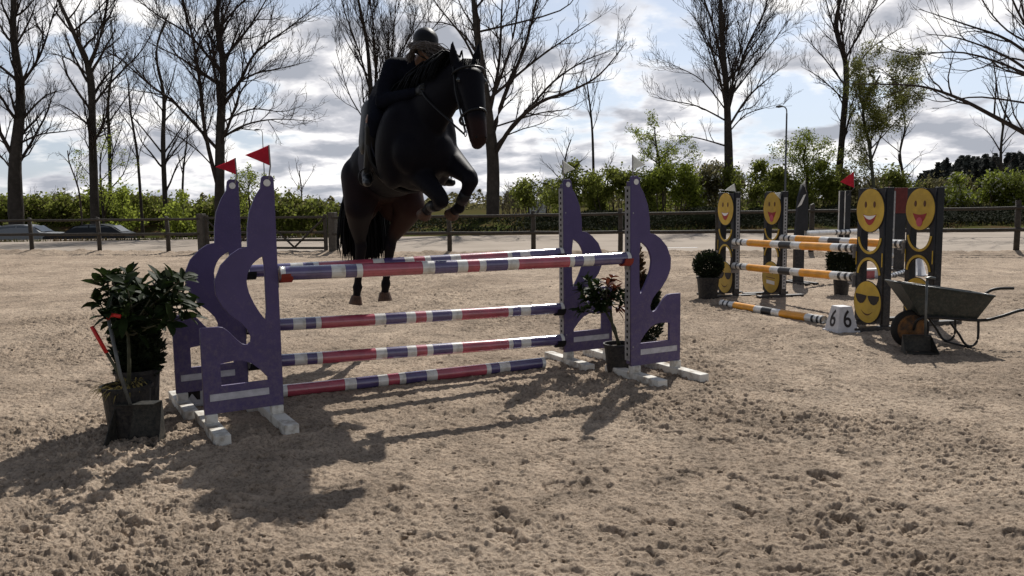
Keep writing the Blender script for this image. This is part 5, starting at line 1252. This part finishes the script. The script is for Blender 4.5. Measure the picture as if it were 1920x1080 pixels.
    # eyes
    for s in (-1, 1):
        mb = MB(); b = bmesh.new(); bmesh.ops.create_uvsphere(b, u_segments=14, v_segments=10, radius=.017); bmesh.ops.translate(b, verts=b.verts, vec=(1.158, .20+s*.096, 2.338))
        me = bpy.data.meshes.new('eye'); b.to_mesh(me); b.free(); link('eye', me, [M['glass']], root, True)
        mb = MB(); mb.tube([(1.30, .20+s*.030, 1.945), (1.318, .20+s*.034, 1.94)], [.012, .006], 8); mb.build('nostril', M['hole'], root, True)
    # tail
    R_ = random.Random(3); mb = MB()
    for i in range(620):
        o = Vector((R_.gauss(0, .018), R_.gauss(0, .028), R_.gauss(0, .02))); w_ = R_.gauss(0, 1); u_ = R_.gauss(0, 1); zl = R_.uniform(.96, 1.08) if R_.random() < .85 else R_.uniform(1.2, 1.5)
        p = [Vector((-.85, 0, 1.84))+o*.6, Vector((-.96, -.02, 1.80))+o*1.2, Vector((-1.03+.03*u_, -.04+.05*w_, 1.70))+o, Vector((-1.06+.045*u_, -.05+.075*w_, 1.42))+o, Vector((-1.06+.045*u_, -.05+.085*w_, 1.18))+o, Vector((-1.05+.04*u_, -.05+.080*w_+R_.gauss(0, .01), zl))+o]
        mb.tube([tuple(q) for q in catmull(p, 3)], [.010]*8+[.009, .009, .008, .008, .007, .006, .004, .001], 4, False)
    mb.build('tail', M['mane'], root, True)
    mb = MB()
    for i in range(170):
        t = i/170; c = Vector((.36, .0, 2.32)).lerp(Vector((1.0, .18, 2.50)), t)+Vector((0, 0, .02+.03*sin(pi*t)))
        d = Vector((R_.uniform(-.10, .02), -.05+R_.gauss(0, .03), 0)); 
        mb.tube([tuple(c), tuple(c+Vector((d.x*.3, d.y*.8-.02, .035+R_.uniform(0, .02)))), tuple(c+Vector((d.x, d.y*1.6-.04, -.04))), tuple(c+Vector((d.x*1.4, d.y*2-.05, -.13)))], [.008, .008, .007, .002], 4, False)
    for i in range(40):
        c = Vector((1.06, .2+R_.gauss(0, .02), 2.47)); mb.tube([tuple(c), tuple(c+Vector((.05, R_.gauss(0, .02), .02))), tuple(c+Vector((.11, R_.gauss(0, .03), -.07)))], [.006, .005, .001], 4, False)
    mb.build('mane', M['mane'], root, True)
    # bridle
    def loop_xy(zs, cx, cy, rx, ry, tilt=0, r=.010, n=24):
        return [(cx+rx*cos(2*pi*i/n), cy+ry*sin(2*pi*i/n), zs+tilt*cos(2*pi*i/n)) for i in range(n+1)]
    br = MB()
    br.tube(loop_xy(2.09, 1.165, .20, .120, .084, .045), .010, 6, False)
    br.tube(loop_xy(2.395, 1.09, .20, .125, .108, .03), .009, 6, False)
    for s in (-1, 1): br.tube([(1.06, .2+s*.10, 2.44), (1.12, .2+s*.104, 2.25), (1.19, .2+s*.082, 2.05), (1.20, .2+s*.068, 1.98)], .008, 6, False)
    brd = br.build('bridle', M['leather'], root, True)
    for s in (-1, 1):
        mb = MB(); pts = [(1.205+.022*cos(a), .2+s*.072, 1.975+.022*sin(a)) for a in [2*pi*i/16 for i in range(17)]]; mb.tube(pts, .004, 6, False); mb.build('bit_ring', M['metal'], brd, True)
        mb = MB(); mb.tube([tuple(v) for v in catmull([(1.19, .2+s*.075, 1.97), (1.05, .17+s*.11, 2.08), (.86, .10+s*.13, 2.24), (.72, .07+s*.11, 2.36)], 5)], .007, 6, False); mb.build('rein', M['leather'], brd, True)
    # saddle, cloth and girth
    mb = MB(); nx, na = 10, 18
    for i in range(nx+1):
        x = -.22+.54*i/nx
        for j in range(na+1):
            a = radians(-115+230*j/na); ry = .312-.10*max(0, -x); rz_ = .352; cz = 1.915+.26*x
            mb.v.append((x+.03*sin(abs(a)), ry*sin(a), cz+rz_*cos(a)*(1.0 if abs(a) < 1.2 else .9)+.03*max(0, cos(a*1.2))))
    for i in range(nx):
        for j in range(na): k = i*(na+1)+j; mb.f.append((k, k+1, k+na+2, k+na+1)); mb.m.append(0)
    mb.build('saddle_cloth', M['pad'], root, True)
    blob('saddle', [('h', (-.14, 0, 2.31), (.11, .13, .05), (.16, 0, 2.37), (.12, .10, .06)), ('e', (-.22, 0, 2.345), (.05, .12, .04), 0), ('h', (.10, .26, 2.22), (.13, .05, .10), (.16, .33, 1.98), (.10, .025, .10)), ('h', (.10, -.26, 2.22), (.13, .05, .10), (.16, -.33, 1.98), (.10, .025, .10)), ('h', (.0, .15, 2.32), (.2, .08, .05), (.08, .26, 2.24), (.14, .05, .06)), ('h', (.0, -.15, 2.32), (.2, .08, .05), (.08, -.26, 2.24), (.14, .05, .06))], .014, M['leather'], root, 4)
    mb = MB(); mb.tube([(.30+.0*cos(a), .318*sin(a), 1.955+.355*cos(a)) for a in [2*pi*i/36 for i in range(37)]], .022, 6, False); mb.build('girth', M['leather'], root, True)
horse()
def rider():
    root = empty('person', HLOC, HRZ, 'rider in black jacket and helmet crouched forward over the leaping horse', 'person'); root.scale = (1.06,)*3
    # one continuous body: head, neck, trunk, limbs and gloved hands
    B = [('e', (.60, .07, 2.655), (.098, .076, .088), 0), ('h', (.645, .072, 2.62), (.050, .058, .05), (.655, .074, 2.575), (.034, .040, .03)), ('e', (.712, .075, 2.625), (.018, .014, .026), 0),
         ('c', (.46, .05, 2.545), .060, (.57, .065, 2.60), .055),
         ('h', (.03, .02, 2.43), (.11, .13, .10), (.33, .03, 2.49), (.12, .16, .11))]
    for s, sh, el, wr in ((1, (.38, .235, 2.53), (.46, .32, 2.27), (.70, .165, 2.34)), (-1, (.36, -.125, 2.53), (.40, -.225, 2.27), (.69, -.055, 2.31))):
        B += chain([(sh, .062), (el, .045), (wr, .028)])
        B += chain([((.03, .02+s*.09, 2.41), .09), ((.35, s*.29, 2.13), .060), ((.20, s*.288, 1.84), .030), ((.155, s*.293, 1.75), .022), ((.20, s*.328, 1.69), .020), ((.27, s*.335, 1.672), .018)])
    for s, y in ((-1, .10), (1, .20)):
        B += [('e', (.585, .07+s*.078, 2.645), (.018, .008, .028), 0)]
    skinb = blob('body', B, .010, M['skin'], root, 3)
    skinb.data.materials.append(M['leather'])
    # gloved hands with separate fingers closed round the reins
    def hand(w_, s):
        w = Vector(w_); H_ = [('h', tuple(w), (.026, .018, .030), tuple(w+Vector((.062, -s*.012, .004))), (.026, .017, .040))]
        for k, (dz, l) in enumerate(((.032, .9), (.011, 1.0), (-.011, .95), (-.031, .78))):
            a = w+Vector((.078, -s*.012, .004+dz)); b = a+Vector((.028*l, -s*.014, -.002)); c = b+Vector((-.004, -s*.026*l, -.002)); d = c+Vector((-.024*l, -s*.004, 0))
            H_ += chain([(tuple(a), .0098), (tuple(b), .0092), (tuple(c), .0088), (tuple(d), .0080)])
        a = w+Vector((.030, -s*.020, .034)); b = a+Vector((.026, -s*.016, .016)); c = b+Vector((.028, -s*.004, -.002))
        H_ += chain([(tuple(a), .013), (tuple(b), .0105), (tuple(c), .0090)])
        blob('glove', H_, .0045, M['leather'], root, 2)
    hand((.70, .165, 2.34), 1); hand((.69, -.055, 2.31), -1)
    J = [('h', (.03, .02, 2.42), (.14, .160, .13), (.16, .02, 2.47), (.14, .160, .13)), ('h', (.14, .02, 2.47), (.15, .160, .13), (.34, .025, 2.49), (.13, .20, .12)), ('h', (.36, -.12, 2.53), (.08, .08, .08), (.38, .22, 2.53), (.08, .08, .08)), ('h', (-.05, .02, 2.38), (.08, .15, .09), (.0, .02, 2.40), (.12, .16, .12)), ('c', (.44, .045, 2.54), .072, (.47, .05, 2.56), .066)]
    for s, sh, el, wr in ((1, (.38, .235, 2.53), (.46, .32, 2.27), (.695, .168, 2.338)), (-1, (.36, -.125, 2.53), (.40, -.225, 2.27), (.684, -.058, 2.309))):
        m1 = Vector(sh).lerp(Vector(el), .5)+Vector((0, s*.012, 0)); m2 = Vector(el).lerp(Vector(wr), .4)
        J += chain([(sh, .080), (tuple(m1), .068), (el, .060), (tuple(m2), .052), (wr, .037)])
    jk = blob('jacket', J, .013, M['jacket'], root, 3)
    mb = MB(); mb.tube([(.30, .06, 2.63), (.12, .05, 2.625)], .004, 6); 
    for s in (-1, 1):
        blob('breeches_leg', chain([((.01, .02+s*.085, 2.40), .130), ((.16, .01+s*.19, 2.28), .100), ((.37, s*.275, 2.13), .070), ((.32, s*.285, 2.04), .062)]), .013, M['breech'], root, 3)
        blob('boot', chain([((.34, s*.29, 2.09), .064), ((.27, s*.285, 1.94), .058), ((.17, s*.29, 1.78), .044), ((.135, s*.295, 1.735), .044), ((.17, s*.31, 1.695), .038), ((.27, s*.335, 1.67), .036), ((.33, s*.34, 1.665), .030)]), .011, M['leather'], root, 3)
    # helmet with brim and harness
    def hl(parts, name, mt, par, v=.008, it=3): return blob(name, parts, v, mt, par, it)
    he = hl([('e', (.585, .064, 2.70), (.120, .093, .098), radians(22)), ('h', (.585, .064, 2.665), (.115, .092, .03), (.555, .064, 2.635), (.10, .090, .03))], 'helmet', M['helmet'], root)
    mb = MB(); n = 16
    for k, (r1, z_) in enumerate(((.0, 0), (.06, -.012))):
        for i in range(n+1):
            a = radians(-62+124*i/n); rx_ = .106+r1*.85*cos(a); ry_ = .086+r1*.2*cos(a)
            mb.v.append((.592+rx_*cos(a), .064+ry_*sin(a), 2.668-.065*cos(a)+z_*2.5*cos(a)))
    for i in range(n): mb.f.append((i, i+1, n+2+i, n+1+i)); mb.m.append(0)
    o = mb.build('brim', M['helmet'], he, True); sd = o.modifiers.new('thick', 'SOLIDIFY'); sd.thickness = .006
    mb = MB()
    for s in (-1, 1): mb.tube([(.60, .068+s*.098, 2.65), (.63, .07+s*.075, 2.585), (.65, .073, 2.545)], .006, 6, False)
    mb.build('harness_strap', M['leather'], he, True)
    for s in (-1, 1):
        mb = MB(); mb.tube([(.688, .072+s*.030, 2.648), (.696, .072+s*.030, 2.648)], [.012, .006], 10); mb.build('eye', M['fdark'], root, True)
    mb = MB(); mb.tube([(.690, .055, 2.592), (.694, .072, 2.589), (.690, .090, 2.592)], .005, 6); mb.build('mouth', M['cupred'], root, True)
    # pony tail blown over the camera side shoulder
    R_ = random.Random(6); mb = MB()
    for i in range(170):
        g = lambda s=.014: Vector((R_.gauss(0, s), R_.gauss(0, s), R_.gauss(0, s)))
        p = [Vector((.54, -.045, 2.57))+g(), Vector((.63, -.04, 2.635))+g(.008), Vector((.715, .02, 2.645))+g(.010), Vector((.74, .10, 2.615))+g(.013), Vector((.76, .20, 2.575))+g(.018)]
        mb.tube([tuple(q) for q in catmull(p, 3)], [.003]*10+[.0025, .002, .001], 3, False)
    for i in range(170):
        g = lambda s=.010: Vector((R_.gauss(0, s), R_.gauss(0, s), R_.gauss(0, s)))
        p = [Vector((.56, -.045, 2.66))+g(), Vector((.68, .00, 2.64))+g(.012), Vector((.715, .06, 2.60))+g(.018), Vector((.72, .10, 2.53))+g(.02)]
        mb.tube([tuple(q) for q in catmull(p, 3)], [.003]*8+[.002, .001], 3, False)
    mb.build('hair', M['hair'], root, True)
    for s in (-1, 1):
        mb = MB(); pts = [(.20+.0*cos(a), s*.325+.055*cos(a), 1.72+.065*sin(a)-.01) for a in [2*pi*i/18 for i in range(19)]]; mb.tube(pts, .007, 6, False); mb.tube([(.20, s*.325, 1.785), (.16, s*.33, 2.07)], .008, 6, False)
        mb.build('stirrup', M['tube'], root, True)
rider()
